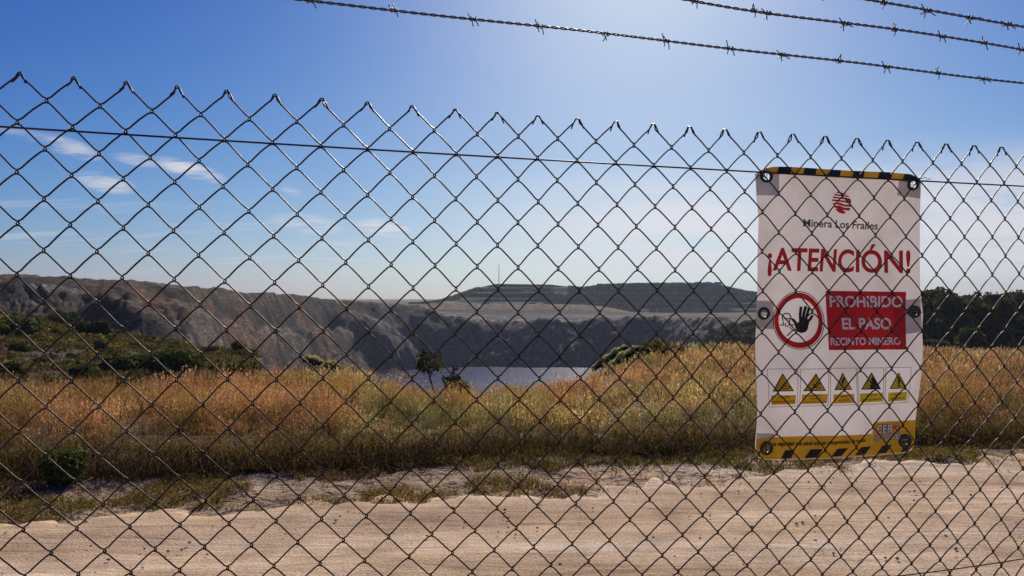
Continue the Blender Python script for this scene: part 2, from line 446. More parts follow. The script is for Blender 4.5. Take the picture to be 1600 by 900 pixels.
    # dark mound below the left wall
    z = z + 6.5 * np.exp(-(((X + 68) / 9.5) ** 2 + ((Y - 121) / 5.0) ** 2) ** 1.5) 
    # the field starts with a low cut bank above the verge
    fl_ = front_line(X) + (fbm(X * .8, X * 0, 101, 3) - .5) * .7
    z = z + (.15 + .16 * (fbm(X * .9, Y * .9, 45, 3) - .5)) * ss(Y - fl_, -.04, .24) * (1 - ss(Y, 9, 13.5))
    # verge lumps
    v = ss(Y - (front_line(X) - 1.7), 0, .4) * (1 - ss(Y, 14, 20))
    z = z + v * ((fbm(X * 3.1, Y * 3.1, 41, 4, .6) - .45) * .09 + (fbm(X * .9, Y * .9, 43, 3) - .5) * .10)
    return z
def zone_px(X, Y):
    px = np.clip(800 + F * X / np.maximum(Y, .5), KEYS[0], KEYS[-1])
    ys = [np.interp(px, KEYS, ST[:, k, 0]) for k in range(NS)]
    zone = np.zeros_like(X)
    for k in range(NS - 1):
        t = np.clip((Y - ys[k]) / (ys[k + 1] - ys[k]), 0, 1)
        zone = np.where(Y >= ys[k], k + t, zone)
    return zone, px

pxs = np.concatenate([np.arange(-1200, -120, 24), np.arange(-120, 1720, 4.5), np.arange(1720, 2601, 24)])
near = EYE * F / np.linspace(905, 95, 290)                     # even rows seen from the fence
Yr = np.concatenate([[-400, -100, -20, -2, .4, 1.0, 1.4], near, np.arange(near[-1] + .8, 60, .8), np.arange(60, 200, 1.6), np.arange(200, 470, 2.0), np.arange(470, 730, 3.0), np.arange(730, 808, .9), np.arange(810, 860, 5.0), np.arange(870, 1500, 40), [1700, 2200, 3200]])
PX, YY = np.meshgrid(pxs, Yr)
Yspread = np.where(YY < 1.9, 1.9, YY)
XX = Yspread * (PX - 800) / F
XX = np.where(YY < 0, XX * (1 + np.abs(YY) * .35), XX)
ZZ = height(XX, YY)
zone, zpx = zone_px(XX, YY)
# soil and rock colours, with sunlit terrace edges painted in
def mixv(a, b, f):
    return a * (1 - f[..., None]) + np.asarray(b) * f[..., None]
C = np.zeros(XX.shape + (3,)) + np.array([.30, .205, .13])
n_a = fbm(XX * .5, YY * .5, 61, 4); n_b = fbm(XX * .03, YY * .03, 62, 4); n_c = fbm(XX * .13, YY * .05, 63, 4)
C = mixv(C, (.40, .29, .20), ss(n_a, .45, .65))
veg = ss(YY - front_line(XX), -.1, .6)
C = mixv(C, (.085, .06, .035), veg * .85)
slope = ss(zone, 1.2, 1.6) * (1 - ss(zone, 3.0, 3.2))
C = mixv(C, (.085, .07, .035), slope)
C = mixv(C, (.11, .085, .055), slope * ss(n_a, .5, .66))
C = mixv(C, (.10, .075, .05), slope * ss(n_c, .56, .66))
wall = ss(zone, 3.0, 3.25) * (1 - ss(zone, 5.2, 5.6))
W = np.zeros_like(C) + np.array([.108, .084, .068])
W = mixv(W, (.15, .128, .11), ss(n_c, .52, .68))
W = mixv(W, (.10, .068, .052), ss(n_b, .54, .66) * .6)
W = mixv(W, (.17, .135, .105), ss(fbm(XX * .012 + 3, (ZZ + fbm(XX * .03, YY * .03, 80, 3) * 6) * .16, 81, 3), .52, .62) * .8 * (1 - ss(zpx, 520, 640)))
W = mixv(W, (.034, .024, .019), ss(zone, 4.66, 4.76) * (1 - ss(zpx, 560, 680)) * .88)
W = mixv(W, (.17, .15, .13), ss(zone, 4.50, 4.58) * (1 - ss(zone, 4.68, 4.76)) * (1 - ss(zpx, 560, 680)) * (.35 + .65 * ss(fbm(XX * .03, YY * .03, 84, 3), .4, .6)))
gls = fbm(zpx * .055 + zone * 6.5, zone * 1.5, 35, 4, .6)
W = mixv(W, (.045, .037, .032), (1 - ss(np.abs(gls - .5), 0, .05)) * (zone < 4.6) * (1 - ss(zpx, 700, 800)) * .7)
W = mixv(W, (.16, .135, .11), ss(gls, .56, .66) * (zone < 4.6) * (1 - ss(zpx, 650, 760)) * .6)
W = mixv(W, (.15, .075, .045), ss(fbm(XX * .05, YY * .05, 82, 3), .57, .66) * .75 * (1 - ss(zpx, 480, 620)))
W = mixv(W, (.05, .044, .042), ss(fbm(XX * .07, YY * .07, 71, 4), .52, .64) * .9)
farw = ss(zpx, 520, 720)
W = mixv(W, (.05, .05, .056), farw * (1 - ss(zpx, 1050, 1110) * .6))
W = mixv(W, (.13, .115, .105), ss(fbm(XX * .06, ZZ * .2, 72, 4), .58, .68) * .5)
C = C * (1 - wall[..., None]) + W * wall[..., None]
rimtop = ss(zone, 4.85, 5.0) * (1 - ss(zone, 6.0, 6.4)) * (zpx < 640)
C = mixv(C, (.10, .08, .055), rimtop * .8)
bench = ss(zone, 5.05, 5.15) * (1 - ss(zone, 6.2, 6.6)) * ss(zpx, 650, 690)
Bc = np.zeros_like(C) + np.array([.082, .07, .062])
Bc = mixv(Bc, (.20, .17, .14), ss(fbm(XX * .01, YY * .09, 73, 3), .5, .6))
Bc = mixv(Bc, (.09, .08, .075), ss(fbm(XX * .012, YY * .08, 74, 3), .52, .62))
C = C * (1 - bench[..., None]) + Bc * bench[..., None]
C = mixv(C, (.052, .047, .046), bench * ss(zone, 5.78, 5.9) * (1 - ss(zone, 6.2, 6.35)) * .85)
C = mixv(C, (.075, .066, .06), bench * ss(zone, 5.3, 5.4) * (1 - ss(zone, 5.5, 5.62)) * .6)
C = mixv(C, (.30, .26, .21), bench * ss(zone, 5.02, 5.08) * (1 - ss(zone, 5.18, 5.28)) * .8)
hp = ss(zone, 6.3, 6.6) * (1 - ss(zone, 7.7, 8.1)) * ss(zpx, 640, 690)
C = mixv(C, (.17, .115, .068), hp)
C = mixv(C, (.12, .082, .048), hp * ss(fbm(XX * .16, YY * .03, 75, 3), .45, .6))
hl = ss(zone, 7.9, 8.15) * ss(zpx, 640, 690)
C = mixv(C, (.045, .045, .032), hl)
C = mixv(C, (.03, .034, .022), hl * ss(fbm(XX * .05, YY * .05, 76, 4), .48, .6))
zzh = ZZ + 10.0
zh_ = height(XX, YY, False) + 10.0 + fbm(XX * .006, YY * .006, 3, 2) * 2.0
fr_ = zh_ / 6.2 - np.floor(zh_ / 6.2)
C = mixv(C, (.16, .14, .105), hl * (zone < 9) * np.clip((1 - ss(fr_, .42, .55)) + ss(fr_, .80, .90), 0, 1) * ss(fbm(XX * .012, YY * .012, 79, 3), .35, .5))  # bare soil edges, painted pale to stand in for sunlit treads
C = mixv(C, (.10, .095, .05), ss(zpx, 1120, 1180) * ss(zone, 2, 2.4) * (1 - hl))
nr, nc = XX.shape
ii = (np.arange(nr - 1)[:, None] * nc + np.arange(nc - 1)[None, :]).ravel()
Q = np.stack([ii, ii + 1, ii + nc + 1, ii + nc], -1)
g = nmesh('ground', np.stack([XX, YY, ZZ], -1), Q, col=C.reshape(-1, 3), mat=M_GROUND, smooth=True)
tag(g, kind='structure')

# water of the flooded pit
wx = np.linspace(-420, 420, 2); wy = np.array([90, 470])
wv = np.array([[x, y, -40.0] for y in wy for x in (-260, 330)])
wob = nmesh('water', wv, [[0, 1, 3, 2]], mat=M_WATER)
tag(wob, kind='structure')

# dirt road between the fence and the verge
ra = np.arange(-16, 22, .06); rb = np.linspace(-7.5, 4.35, 170)
A, B = np.meshgrid(ra, rb)
ca, sa = math.cos(ROAD_ANG), math.sin(ROAD_ANG)
RX = A * ca - B * sa; RY = 1.5 + A * sa + B * ca
edge = 4.36 - .42 * np.exp(-(A / 2.6) ** 2) + (fbm(A * .7, A * 0, 90, 4) - .5) * .6 + (fbm(RX * 3.2, RY * 3.2, 95, 4, .65) - .5) * .75
rz = .05 + (fbm(RX * .22 + RY * .04, RY * 2.4 - RX * .45, 91, 4) - .5) * .035 + (fbm(RX * 4, RY * 4, 93, 3) - .5) * .008
rut = np.exp(-((B - 1.7) / .35) ** 2) + np.exp(-((B - 3.2) / .32) ** 2)
rz = rz - rut * .016 + (fbm(RX * 1.1, RY * 3.0, 94, 4, .6) - .5) * .018
rz = rz - ss(B - edge, -.30, .22) * .17
nr, nc = RX.shape
ii = (np.arange(nr - 1)[:, None] * nc + np.arange(nc - 1)[None, :]).ravel()
rd = nmesh('road', np.stack([RX, RY, rz], -1), np.stack([ii, ii + 1, ii + nc + 1, ii + nc], -1), mat=M_ROAD, smooth=True)
tag(rd, kind='structure')

exec_marker = 'setting done'

# ------------------------------------------------------------------ grass and weeds (uncountable)
def blades(x, y, z, h, wid, lean, ang, cb, ct, curve=1.6, levels=4):
    n = len(x)
    t = np.linspace(0, 1, levels)
    yaw = rng.uniform(0, 2 * PI, n)
    wx_, wy_ = np.cos(yaw), np.sin(yaw)
    V = np.zeros((n, levels, 2, 3), np.float32); Cc = np.zeros((n, levels, 2, 3), np.float32)
    for k, tk in enumerate(t):
        off = lean * tk ** curve
        cx = x + np.cos(ang) * off; cy = y + np.sin(ang) * off
        cz = z + h * tk * (1 - .25 * (lean / np.maximum(h, .01)) * tk)
        ww = wid * (1 - .8 * tk) * .5
        for s_, sg in enumerate((-1, 1)):
            V[:, k, s_, 0] = cx + sg * wx_ * ww; V[:, k, s_, 1] = cy + sg * wy_ * ww; V[:, k, s_, 2] = cz
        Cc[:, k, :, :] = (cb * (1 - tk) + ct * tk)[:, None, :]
    base = (np.arange(n) * levels * 2)[:, None]
    q = []
    for k in range(levels - 1):
        a = k * 2
        q.append(np.stack([base[:, 0] + a, base[:, 0] + a + 1, base[:, 0] + a + 3, base[:, 0] + a + 2], -1))
    tip = V[:, -1].mean(1)
    return V.reshape(-1, 3), np.concatenate(q), Cc.reshape(-1, 3), tip
def flakes(p, size, col, up=.5, asp=1.0):
    """little random quads (seed heads, petals, leaves)"""
    n = len(p)
    a = rng.normal(size=(n, 3)); a[:, 2] += up * rng.choice([-1, 1], n) * 2; a /= np.linalg.norm(a, axis=1)[:, None]
    b = rng.normal(size=(n, 3)); b -= (b * a).sum(1)[:, None] * a; b /= np.linalg.norm(b, axis=1)[:, None]
    s = np.asarray(size).reshape(-1, 1) * np.ones((n, 1))
    V = np.stack([p - a * s * asp, p - b * s, p + a * s * asp, p + b * s], 1)
    return V.reshape(-1, 3).astype(np.float32), (np.arange(n)[:, None] * 4 + np.arange(4)[None, :]), np.repeat(col, 4, axis=0)
class Acc:
    def __init__(s): s.v = []; s.q = []; s.c = []; s.n = 0
    def add(s, V, Qd, Cd, *_):
        s.v.append(V); s.q.append(Qd + s.n); s.c.append(Cd); s.n += len(V)
    def build(s, name, m, parent=None, loc=None):
        return nmesh(name, np.concatenate(s.v), np.concatenate(s.q), col=np.concatenate(s.c), mat=m, parent=parent, loc=loc)
def jit(c, n, s=.22):
    c = np.asarray(c, float)
    k = 1 + rng.uniform(-s, s, (n, 1)); return np.clip(c[None, :] * k * (1 + rng.uniform(-.08, .08, (n, 3))), 0, 1)

def brow_Y(X, Y):
    px = np.clip(800 + F * X / Y, KEYS[0], KEYS[-1])
    return np.interp(px, KEYS, ST[:, 1, 0])
grass = Acc(); weeds = Acc(); stalks = Acc(); flowers = Acc()
def sample(y0, y1, density, pxa=-260, pxb=1860):
    """clump centres between two depths, even per square metre"""
    xa, xb = (pxa - 800) / F, (pxb - 800) / F
    area = (xb - xa) * (y1 ** 2 - y0 ** 2) / 2
    n = int(area * density)
    Y = np.sqrt(rng.uniform(y0 ** 2, y1 ** 2, n)); X = rng.uniform(xa, xb, n) * Y
    return X, Y
def clump_grass(X, Y, per, hscale, wid, spread):
    fl = front_line(X) + (fbm(X * .8, Y * 0, 101, 3) - .5) * .7
    keep = (Y > fl) & (Y < brow_Y(X, Y) + 2.5)
    X, Y = X[keep], Y[keep]
    px = 800 + F * X / Y
    rust = fbm(X * .33, Y * .33, 111, 3) + .10 * (px < 480) - .10 * ((px > 520) & (px < 860)) - .05 * (px > 1000)
    green = fbm(X * .5 + 9, Y * .5, 112, 3) + .06 * ((px > 520) & (px < 880)) + .05 * (px > 1000)
    hh = np.clip((fbm(X * .75, Y * .75, 113, 3) - .5) * 2.1 + .5, 0, 1.15)
    gap = fbm(X * 1.3 + 4, Y * 1.3, 114, 3)
    kk = gap > .37
    X, Y, rust, green, hh, px = X[kk], Y[kk], rust[kk], green[kk], hh[kk], px[kk]
    tone = -.05 + 2.1 * fbm(X * 1.1, Y * 1.1, 116, 3)
    n = len(X)
    for sp in (0, 1, 2):
        if sp == 0: m = rust > .50
        elif sp == 1: m = (rust <= .50) & (green > .52)
        else: m = (rust <= .50) & (green <= .52)
        m = m & (rng.random(n) < .93) | (rng.random(n) < .05)
        x, y, h0, tn = X[m], Y[m], hh[m], tone[m]
        k = len(x)
        if k == 0: continue
        x = np.repeat(x, per) ; y = np.repeat(y, per); h0 = np.repeat(h0, per); tn = np.repeat(tn * rng.uniform(.75, 1.25, k), per)[:, None]
        nb = len(x)
        ang = rng.uniform(0, 2 * PI, nb); rad = np.abs(rng.normal(0, spread, nb))
        bx = x + np.cos(ang) * rad * .6; by = y + np.sin(ang) * rad * .6
        bz = height(bx, by) - .02
        edge_f = np.clip((by - front_line(bx)) / 1.7, .20, 1.0)
        if sp == 0:
            h = (.26 + .74 * h0) * rng.uniform(.55, 1.1, nb) * hscale * edge_f * .92
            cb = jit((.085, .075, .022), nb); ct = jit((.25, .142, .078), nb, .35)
        elif sp == 1:
            h = (.22 + .52 * h0) * rng.uniform(.5, 1.15, nb) * hscale * edge_f
            cb = jit((.04, .05, .014), nb); ct = np.where((rng.random(nb) < .5)[:, None], jit((.17, .16, .055), nb), jit((.25, .235, .14), nb))
        else:
            h = (.26 + .58 * h0) * rng.uniform(.5, 1.1, nb) * hscale * edge_f
            cb = jit((.07, .06, .02), nb); ct = jit((.23, .165, .078), nb, .35)
        pb = 800 + F * bx / by
        h = h * (1 - .20 * ss(by, 9, 13) * ss(pb, 560, 660) * (1 - ss(pb, 900, 960)))
        lean = h * rng.uniform(.05, .45, nb)
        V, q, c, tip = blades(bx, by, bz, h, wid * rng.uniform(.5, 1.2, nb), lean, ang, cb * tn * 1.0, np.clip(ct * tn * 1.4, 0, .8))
        (grass if sp != 1 else weeds).add(V, q, c)
        # feathery heads
        if sp == 0: hm = rng.random(nb) < .75; hc = (.29, .155, .098); reps = 5
        elif sp == 1: hm = rng.random(nb) < .25; hc = (.25, .22, .11); reps = 2
        else: hm = rng.random(nb) < .45; hc = (.32, .23, .12); reps = 4
        tp = tip[hm]; hl_ = h[hm]; th = ang[hm]
        for r in range(reps):
            f = rng.uniform(.0, .30, len(tp))
            p = tp - np.stack([np.cos(th) * lean[hm] * f * 1.5, np.sin(th) * lean[hm] * f * 1.5, hl_ * f], -1) + rng.normal(0, .008 + spread * .02, (len(tp), 3))
            V, q, c = flakes(p, rng.uniform(.5, 1.3, len(tp)) * (wid * .55 + .0012), np.clip(jit(hc, len(tp), .45) * tn[hm] * 1.4, 0, .8), 1.2, 5.0)
            (grass if sp != 1 else weeds).add(V, q, c)
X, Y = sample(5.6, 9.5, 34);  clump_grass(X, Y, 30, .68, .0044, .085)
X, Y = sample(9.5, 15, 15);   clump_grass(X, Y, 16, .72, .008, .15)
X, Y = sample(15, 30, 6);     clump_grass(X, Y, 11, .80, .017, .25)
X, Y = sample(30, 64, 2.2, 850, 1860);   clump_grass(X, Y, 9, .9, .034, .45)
# big round tussocks with dark feet
X, Y = sample(7.2, 15, .8); m = (Y > front_line(X) + .4) & (Y < brow_Y(X, Y)) & (fbm(X * .33, Y * .33, 111, 3) > .40); X, Y = X[m], Y[m]; k = len(X)
per = 170
hT = np.repeat(rng.uniform(.5, .82, k), per); tT = np.repeat(rng.uniform(.7, 1.3, k), per)[:, None]; gT = np.repeat(rng.random(k) < .5, per)[:, None]
x = np.repeat(X, per); y = np.repeat(Y, per); nb = len(x)
ang = rng.uniform(0, 2 * PI, nb); rd_ = np.abs(rng.normal(0, .07, nb))
bx, by = x + np.cos(ang) * rd_, y + np.sin(ang) * rd_
pb = 800 + F * bx / by
h = hT * rng.uniform(.5, 1.05, nb) * (1 - .28 * ss(by, 8.5, 12) * ss(pb, 560, 660) * (1 - ss(pb, 900, 960))); lean = h * rng.uniform(.1, .65, nb)
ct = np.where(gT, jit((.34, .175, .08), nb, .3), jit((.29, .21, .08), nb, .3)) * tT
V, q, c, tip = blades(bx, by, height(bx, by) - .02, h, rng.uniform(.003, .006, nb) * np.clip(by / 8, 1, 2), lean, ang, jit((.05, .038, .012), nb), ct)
grass.add(V, q, c)
for r in range(3):
    f = rng.uniform(0, .25, nb)
    p = tip - np.stack([np.cos(ang) * lean * f * 1.5, np.sin(ang) * lean * f * 1.5, h * f], -1) + rng.normal(0, .012, (nb, 3))
    V, q, c = flakes(p, rng.uniform(.002, .005, nb), np.clip(ct * 1.15, 0, .8), 1.2, 4.5); grass.add(V, q, c)
# dark stems added to deepen the shade at the front of the bank
n = 26000
X = rng.uniform(-8.5, 10.5, n); Y = front_line(X) + (fbm(X * .8, X * 0, 101, 3) - .5) * .7 + rng.gamma(1.5, .20, n) - .20
z = height(X, Y)
h = rng.gamma(2.2, .085, n)
ang = rng.uniform(0, 2 * PI, n)
V, q, c, tip = blades(X, Y, z - .01, h, rng.uniform(.002, .006, n), h * rng.uniform(.1, .5, n), ang, jit((.035, .026, .014), n), jit((.17, .115, .055), n, .7))
stalks.add(V, q, c)
p = tip + rng.normal(0, .02, (n, 3))
for r in range(3):
    V, q, c = flakes(tip + rng.normal(0, .035, (n, 3)) - np.array([0, 0, .05]), rng.uniform(.002, .006, n), jit((.10, .075, .035), n, .7), .4, 3.0)
    stalks.add(V, q, c)
# verge: low weeds in patches on the sand
n = 22000
X = rng.uniform(-9, 11, n); d = rng.uniform(-1.55, .2, n); Y = front_line(X) + d
dens = fbm(X * 1.1, Y * 1.6, 121, 3) + .28 * ss(d, -1.1, .1) + .05 * (X < -1.5)
keep = (dens > .57) | (rng.random(n) < .05)
X, Y, d = X[keep], Y[keep], d[keep]; n = len(X)
z = height(X, Y)
gsel = (fbm(X * .9, Y * .9, 123, 2) + rng.uniform(-.15, .15, n) > .56)
per = 7
gsel = gsel & (rng.random(n) < .7)
x = np.repeat(X, per); y = np.repeat(Y, per); zz_ = np.repeat(z, per); gs = np.repeat(gsel, per); nb = len(x)
ang = rng.uniform(0, 2 * PI, nb)
h = rng.uniform(.012, .075, nb) * (1 + .8 * np.repeat(ss(d, -.6, .1), per))
cb = np.where(gs[:, None], jit((.07, .065, .02), nb), jit((.12, .085, .04), nb))
ct = np.where(gs[:, None], jit((.14, .125, .04), nb, .4), jit((.21, .14, .07), nb, .4))
V, q, c, tip = blades(x + np.cos(ang) * .02, y + np.sin(ang) * .02, zz_ - .004, h, rng.uniform(.003, .010, nb), h * rng.uniform(.2, 1.0, nb), ang, cb, ct)
verge = Acc(); verge.add(V, q, c)
V, q, c = flakes(tip + rng.normal(0, .006, (nb, 3)), rng.uniform(.002, .007, nb), np.where(gs[:, None], jit((.14, .12, .03), nb, .4), jit((.22, .14, .07), nb, .3)), .1, 1.4)
verge.add(V, q, c)
# small white and yellow flowers
def flower_pts(n, y0, y1):
    X, Y = sample(y0, y1, 1.0); k = rng.permutation(len(X))[:n] if len(X) > n else np.arange(len(X))
    X, Y = X[k], Y[k]; m = Y > front_line(X); return X[m], Y[m]
for (y0, y1, dn, sz, lo, hi) in ((6, 8.2, 16, .007, .05, .48), (8.2, 14, 6, .010, .3, .62), (14, 24, 1.6, .017, .4, .7)):
    X, Y = sample(y0, y1, dn); m = (Y > front_line(X) - .1) & (Y < brow_Y(X, Y)) & (fbm(X * .6, Y * .6, 131, 3) > .45); X, Y = X[m], Y[m]
    p = np.stack([X, Y, height(X, Y) + rng.uniform(lo, hi, len(X))], -1)
    yel = rng.random(len(X)) < .22
    c0 = np.where(yel[:, None], jit((.55, .36, .03), len(X)), jit((.55, .52, .46), len(X)))
    for r in range(2):
        V, q, c = flakes(p, rng.uniform(.6, 1.3, len(X)) * sz, c0, .2, 1.0); flowers.add(V, q, c)
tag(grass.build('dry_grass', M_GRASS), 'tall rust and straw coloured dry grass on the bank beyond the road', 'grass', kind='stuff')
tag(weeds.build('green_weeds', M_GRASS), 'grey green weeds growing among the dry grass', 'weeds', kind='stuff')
tag(stalks.build('shade_stalks', M_GRASS), 'dark stalks added along the front edge of the grass to deepen its shade', 'dead stalks', kind='stuff')
tag(verge.build('verge_weeds', M_GRASS), 'low patchy weeds on the sandy verge of the dirt road', 'weeds', kind='stuff')
tag(flowers.build('wildflowers', M_GRASS), 'tiny white and yellow wildflowers dotted through the grass', 'wildflowers', kind='stuff')

# low tussocks covering the shrub slope on the left
scrub = Acc()
X, Y = sample(19, 98, 4.2, -260, 470)
zn, pxx = zone_px(X, Y)
m = (zn > 1.1) & (zn < 3.05) & (fbm(X * .16, Y * .10, 141, 3) > .38) & (pxx < 480 - (Y - 20) * .8); X, Y = X[m], Y[m]; n = len(X)
per = 9
x = np.repeat(X, per); y = np.repeat(Y, per); nb = len(x)
ang = rng.uniform(0, 2 * PI, nb)
gsel = fbm(x * .12, y * .12, 142, 3)
x = x + np.cos(ang) * rng.uniform(0, .5, nb); y = y + np.sin(ang) * rng.uniform(0, .5, nb)
h = rng.uniform(.12, .42, nb)
ct = np.where((gsel > .55)[:, None], jit((.06, .06, .02), nb, .4), np.where((gsel > .47)[:, None], jit((.12, .10, .034), nb, .4), jit((.09, .06, .034), nb, .4)))
V, q, c, tip = blades(x, y, height(x, y) - .05, h, rng.uniform(.03, .09, nb) * np.clip(y / 45, .6, 1.6), h * rng.uniform(.2, .9, nb), ang, ct * .45, ct, levels=3)
scrub.add(V, q, c)
X, Y = sample(22, 100, .9, -260, 480)
zn, pxx = zone_px(X, Y)
m = (zn > 1.2) & (zn < 3.05) & (fbm(X * .10, Y * .22, 143, 3) > .44); X, Y = X[m], Y[m]; k = len(X)
per = 26
x = np.repeat(X, per); y = np.repeat(Y, per); nb = len(x); sz = np.repeat(rng.uniform(.18, .55, k) * (Y / 50) ** .35, per); th = np.repeat(rng.integers(0, 4, k), per)
d = rng.normal(size=(nb, 3)); d /= np.linalg.norm(d, axis=1)[:, None]; d[:, 2] = np.abs(d[:, 2])
p = np.stack([x, y, height(x, y)], -1) + d * sz[:, None] * np.array([1.3, 1.3, .75]) * rng.uniform(.5, 1, (nb, 1))
pal = np.array([(.15, .13, .04), (.075, .075, .026), (.036, .042, .016), (.10, .068, .036)])
V, q, c = flakes(p, sz * rng.uniform(.10, .26, nb), pal[th] * rng.uniform(.6, 1.3, (nb, 1)), .2, 1.6); scrub.add(V, q, c)
tag(scrub.build('tussock_scrub', M_GRASS), 'olive and straw low tussocks covering the slope below the left pit wall', 'scrub', kind='stuff')
# scrub on the benches of the far hill and the flat land behind the pit
hs = Acc()
n = 16000
pxr = rng.uniform(640, 1330, n); Yv = rng.uniform(725, 806, n); Xv = Yv * (pxr - 800) / F
m = fbm(Xv * .02, Yv * .02, 151, 3) > .43; Xv, Yv = Xv[m], Yv[m]; n = len(Xv)
zv = height(Xv, Yv)
for r in range(4):
    p = np.stack([Xv + rng.normal(0, .7, n), Yv + rng.normal(0, .7, n), zv + rng.uniform(.1, 1.1, n)], -1)
    V, q, c = flakes(p, rng.uniform(.4, 1.0, n), jit((.045, .055, .03), n, .4), .2, 1.0); hs.add(V, q, c)
tag(hs.build('hillside_scrub', M_LEAF), 'dark scrub scattered over the terraces of the far hill', 'scrub', kind='stuff')

# pebbles on the road and verge
n = 3600
X = rng.uniform(-7, 9, n); Y = 3.3 + rng.uniform(0, 1, n) ** .9 * 4.0
m = (Y < front_line(X) - .2); X, Y = X[m], Y[m]; n = len(X)
oc = np.array([[1, 0, 0], [0, 1, 0], [-1, 0, 0], [0, -1, 0], [0, 0, .8], [0, 0, -.8]], float)
of = np.array([[0, 1, 4], [1, 2, 4], [2, 3, 4], [3, 0, 4], [1, 0, 5], [2, 1, 5], [3, 2, 5], [0, 3, 5]])
sz = .0025 + .012 * rng.random(n) ** 6
zr = np.maximum(height(X, Y), np.where((Y - 1.5) * ca - X * sa < 3.8, .05, -1))
V = (oc[None] * (1 + rng.uniform(-.35, .35, (n, 6, 3)))) * sz[:, None, None] + np.stack([X, Y, zr + sz * .3], -1)[:, None, :]
T = (np.arange(n)[:, None, None] * 6 + of[None]).reshape(-1, 3)
tag(nmesh('pebbles', V.reshape(-1, 3), None, T, mat=M_ROCK), 'small pebbles scattered over the dirt road', 'pebbles', kind='stuff')

# ------------------------------------------------------------------ shrubs and trees
def tube(path, rad, sides=6, close=False):
    path = np.asarray(path, float); n = len(path)
    rad = np.ones(n) * rad
    tg = np.gradient(path, axis=0); tg /= np.maximum(np.linalg.norm(tg, axis=1), 1e-9)[:, None]
    up = np.array([.137, .21, .97]); a = np.cross(tg, up); a /= np.maximum(np.linalg.norm(a, axis=1), 1e-9)[:, None]; b = np.cross(tg, a)
    th = np.arange(sides) * 2 * PI / sides
    V = path[:, None, :] + rad[:, None, None] * (a[:, None, :] * np.cos(th)[None, :, None] + b[:, None, :] * np.sin(th)[None, :, None])
    i = (np.arange(n - 1)[:, None] * sides); j = np.arange(sides)[None, :]
    Qd = np.stack([(i + j), (i + (j + 1) % sides), (i + sides + (j + 1) % sides), (i + sides + j)], -1).reshape(-1, 4)
    return V.reshape(-1, 3), Qd
class TM:
    def __init__(s): s.v = []; s.q = []; s.n = 0
    def add(s, V, Qd): s.v.append(V); s.q.append(np.asarray(Qd) + s.n); s.n += len(V); return s
    def build(s, name, m, parent=None, smooth=True): return nmesh(name, np.concatenate(s.v), np.concatenate(s.q), mat=m, parent=parent, smooth=smooth)

def shrub_parts(root, rx, ry, rz, nleaf, leaf, cols, nstem=6, lumps=7, flat=.2, asp=1.8):
    """foliage: leaf faces spread through overlapping uneven clumps; stem: a few woody stems"""
    st = TM(); ac = Acc()
    cen = []
    for k in range(lumps):
        a = rng.uniform(0, 2 * PI); r = rng.uniform(.15, .75)
        cen.append((math.cos(a) * r * rx, math.sin(a) * r * ry, rz * rng.uniform(.35, .85)))
    cen = np.array(cen)
    for k in range(nstem):
        c = cen[k % lumps]
        st.add(*tube([(0.04 * rx * rng.normal(), .04 * ry * rng.normal(), -.05), c * np.array([.45, .45, .55]), c], np.array([.05, .035, .015]) * rz, 5))
    which = rng.integers(0, lumps, nleaf)
    d = rng.normal(size=(nleaf, 3)); d /= np.linalg.norm(d, axis=1)[:, None]
    rr = rng.uniform(.35, 1.0, nleaf) ** .5 * rng.uniform(.75, 1.15, nleaf)
    sc = np.array([rx * .48, ry * .48, rz * .42])
    p = cen[which] + d * rr[:, None] * sc
    p[:, 2] = np.maximum(p[:, 2], rng.uniform(.0, .12, nleaf) * rz)
    tone = rng.integers(0, len(cols), lumps)[which]
    c0 = np.array(cols)[tone] * (1 + rng.uniform(-.3, .3, (nleaf, 1)))
    V, q, c = flakes(p, rng.uniform(.6, 1.3, nleaf) * leaf, c0, flat, asp)
    ac.add(V, q, c)
    ac.build('foliage', M_LEAF, root)
    st.build('stem', M_BARK, root)
def shrub(label, px, Y, rx, rz, nleaf, leaf, cols, name='shrub', cat='shrub', group=None, ry=None, dzz=0, **k):
    X = Y * (px - 800) / F
    zg = float(height(np.array([X]), np.array([Y]))[0])
    o = empty(name, (X, Y, zg + dzz))
    shrub_parts(o, rx, ry or rx, rz, nleaf, leaf, cols, **k)
    return tag(o, label, cat, group)
GREEN = [(.075, .10, .032), (.095, .12, .045), (.055, .08, .026)]
DARK = [(.035, .045, .02), (.05, .06, .024), (.055, .058, .026)]
OLIVE = [(.085, .085, .03), (.06, .07, .025), (.11, .10, .035)]
LIT_TOP = [(.52, .52, .27), (.42, .46, .20), (.60, .57, .33)]
shrub('large round dark green bush low on the left slope', 268, 42, 1.85, 1.45, 4600, .075, GREEN, lumps=12)
shrub('lower dark green bush just left of the large round bush', 196, 40, 1.2, .95, 2200, .09, GREEN, lumps=8)
shrub('wide dark bush at the left edge of the photo, halfway up the slope', 18, 55, 1.9, 1.3, 2600, .12, GREEN, lumps=9)
shrub('dark bush on the slope straight below the shadowed mound', 152, 66, 1.6, 1.2, 2200, .14, DARK, lumps=8)
shrub('dark shrub patch tight against the foot of the left pit wall', 96, 96, 2.6, 1.5, 2200, .2, DARK, lumps=8)
shrub('low green bush right of the large round bush', 384, 38, 1.1, .7, 1500, .08, OLIVE, lumps=7)
shrub('bright green weed bush at the sandy verge, lower left of the photo', 110, 5.92, .20, .26, 3000, .013, [(.13, .15, .045), (.16, .175, .06), (.10, .12, .035)], lumps=12)
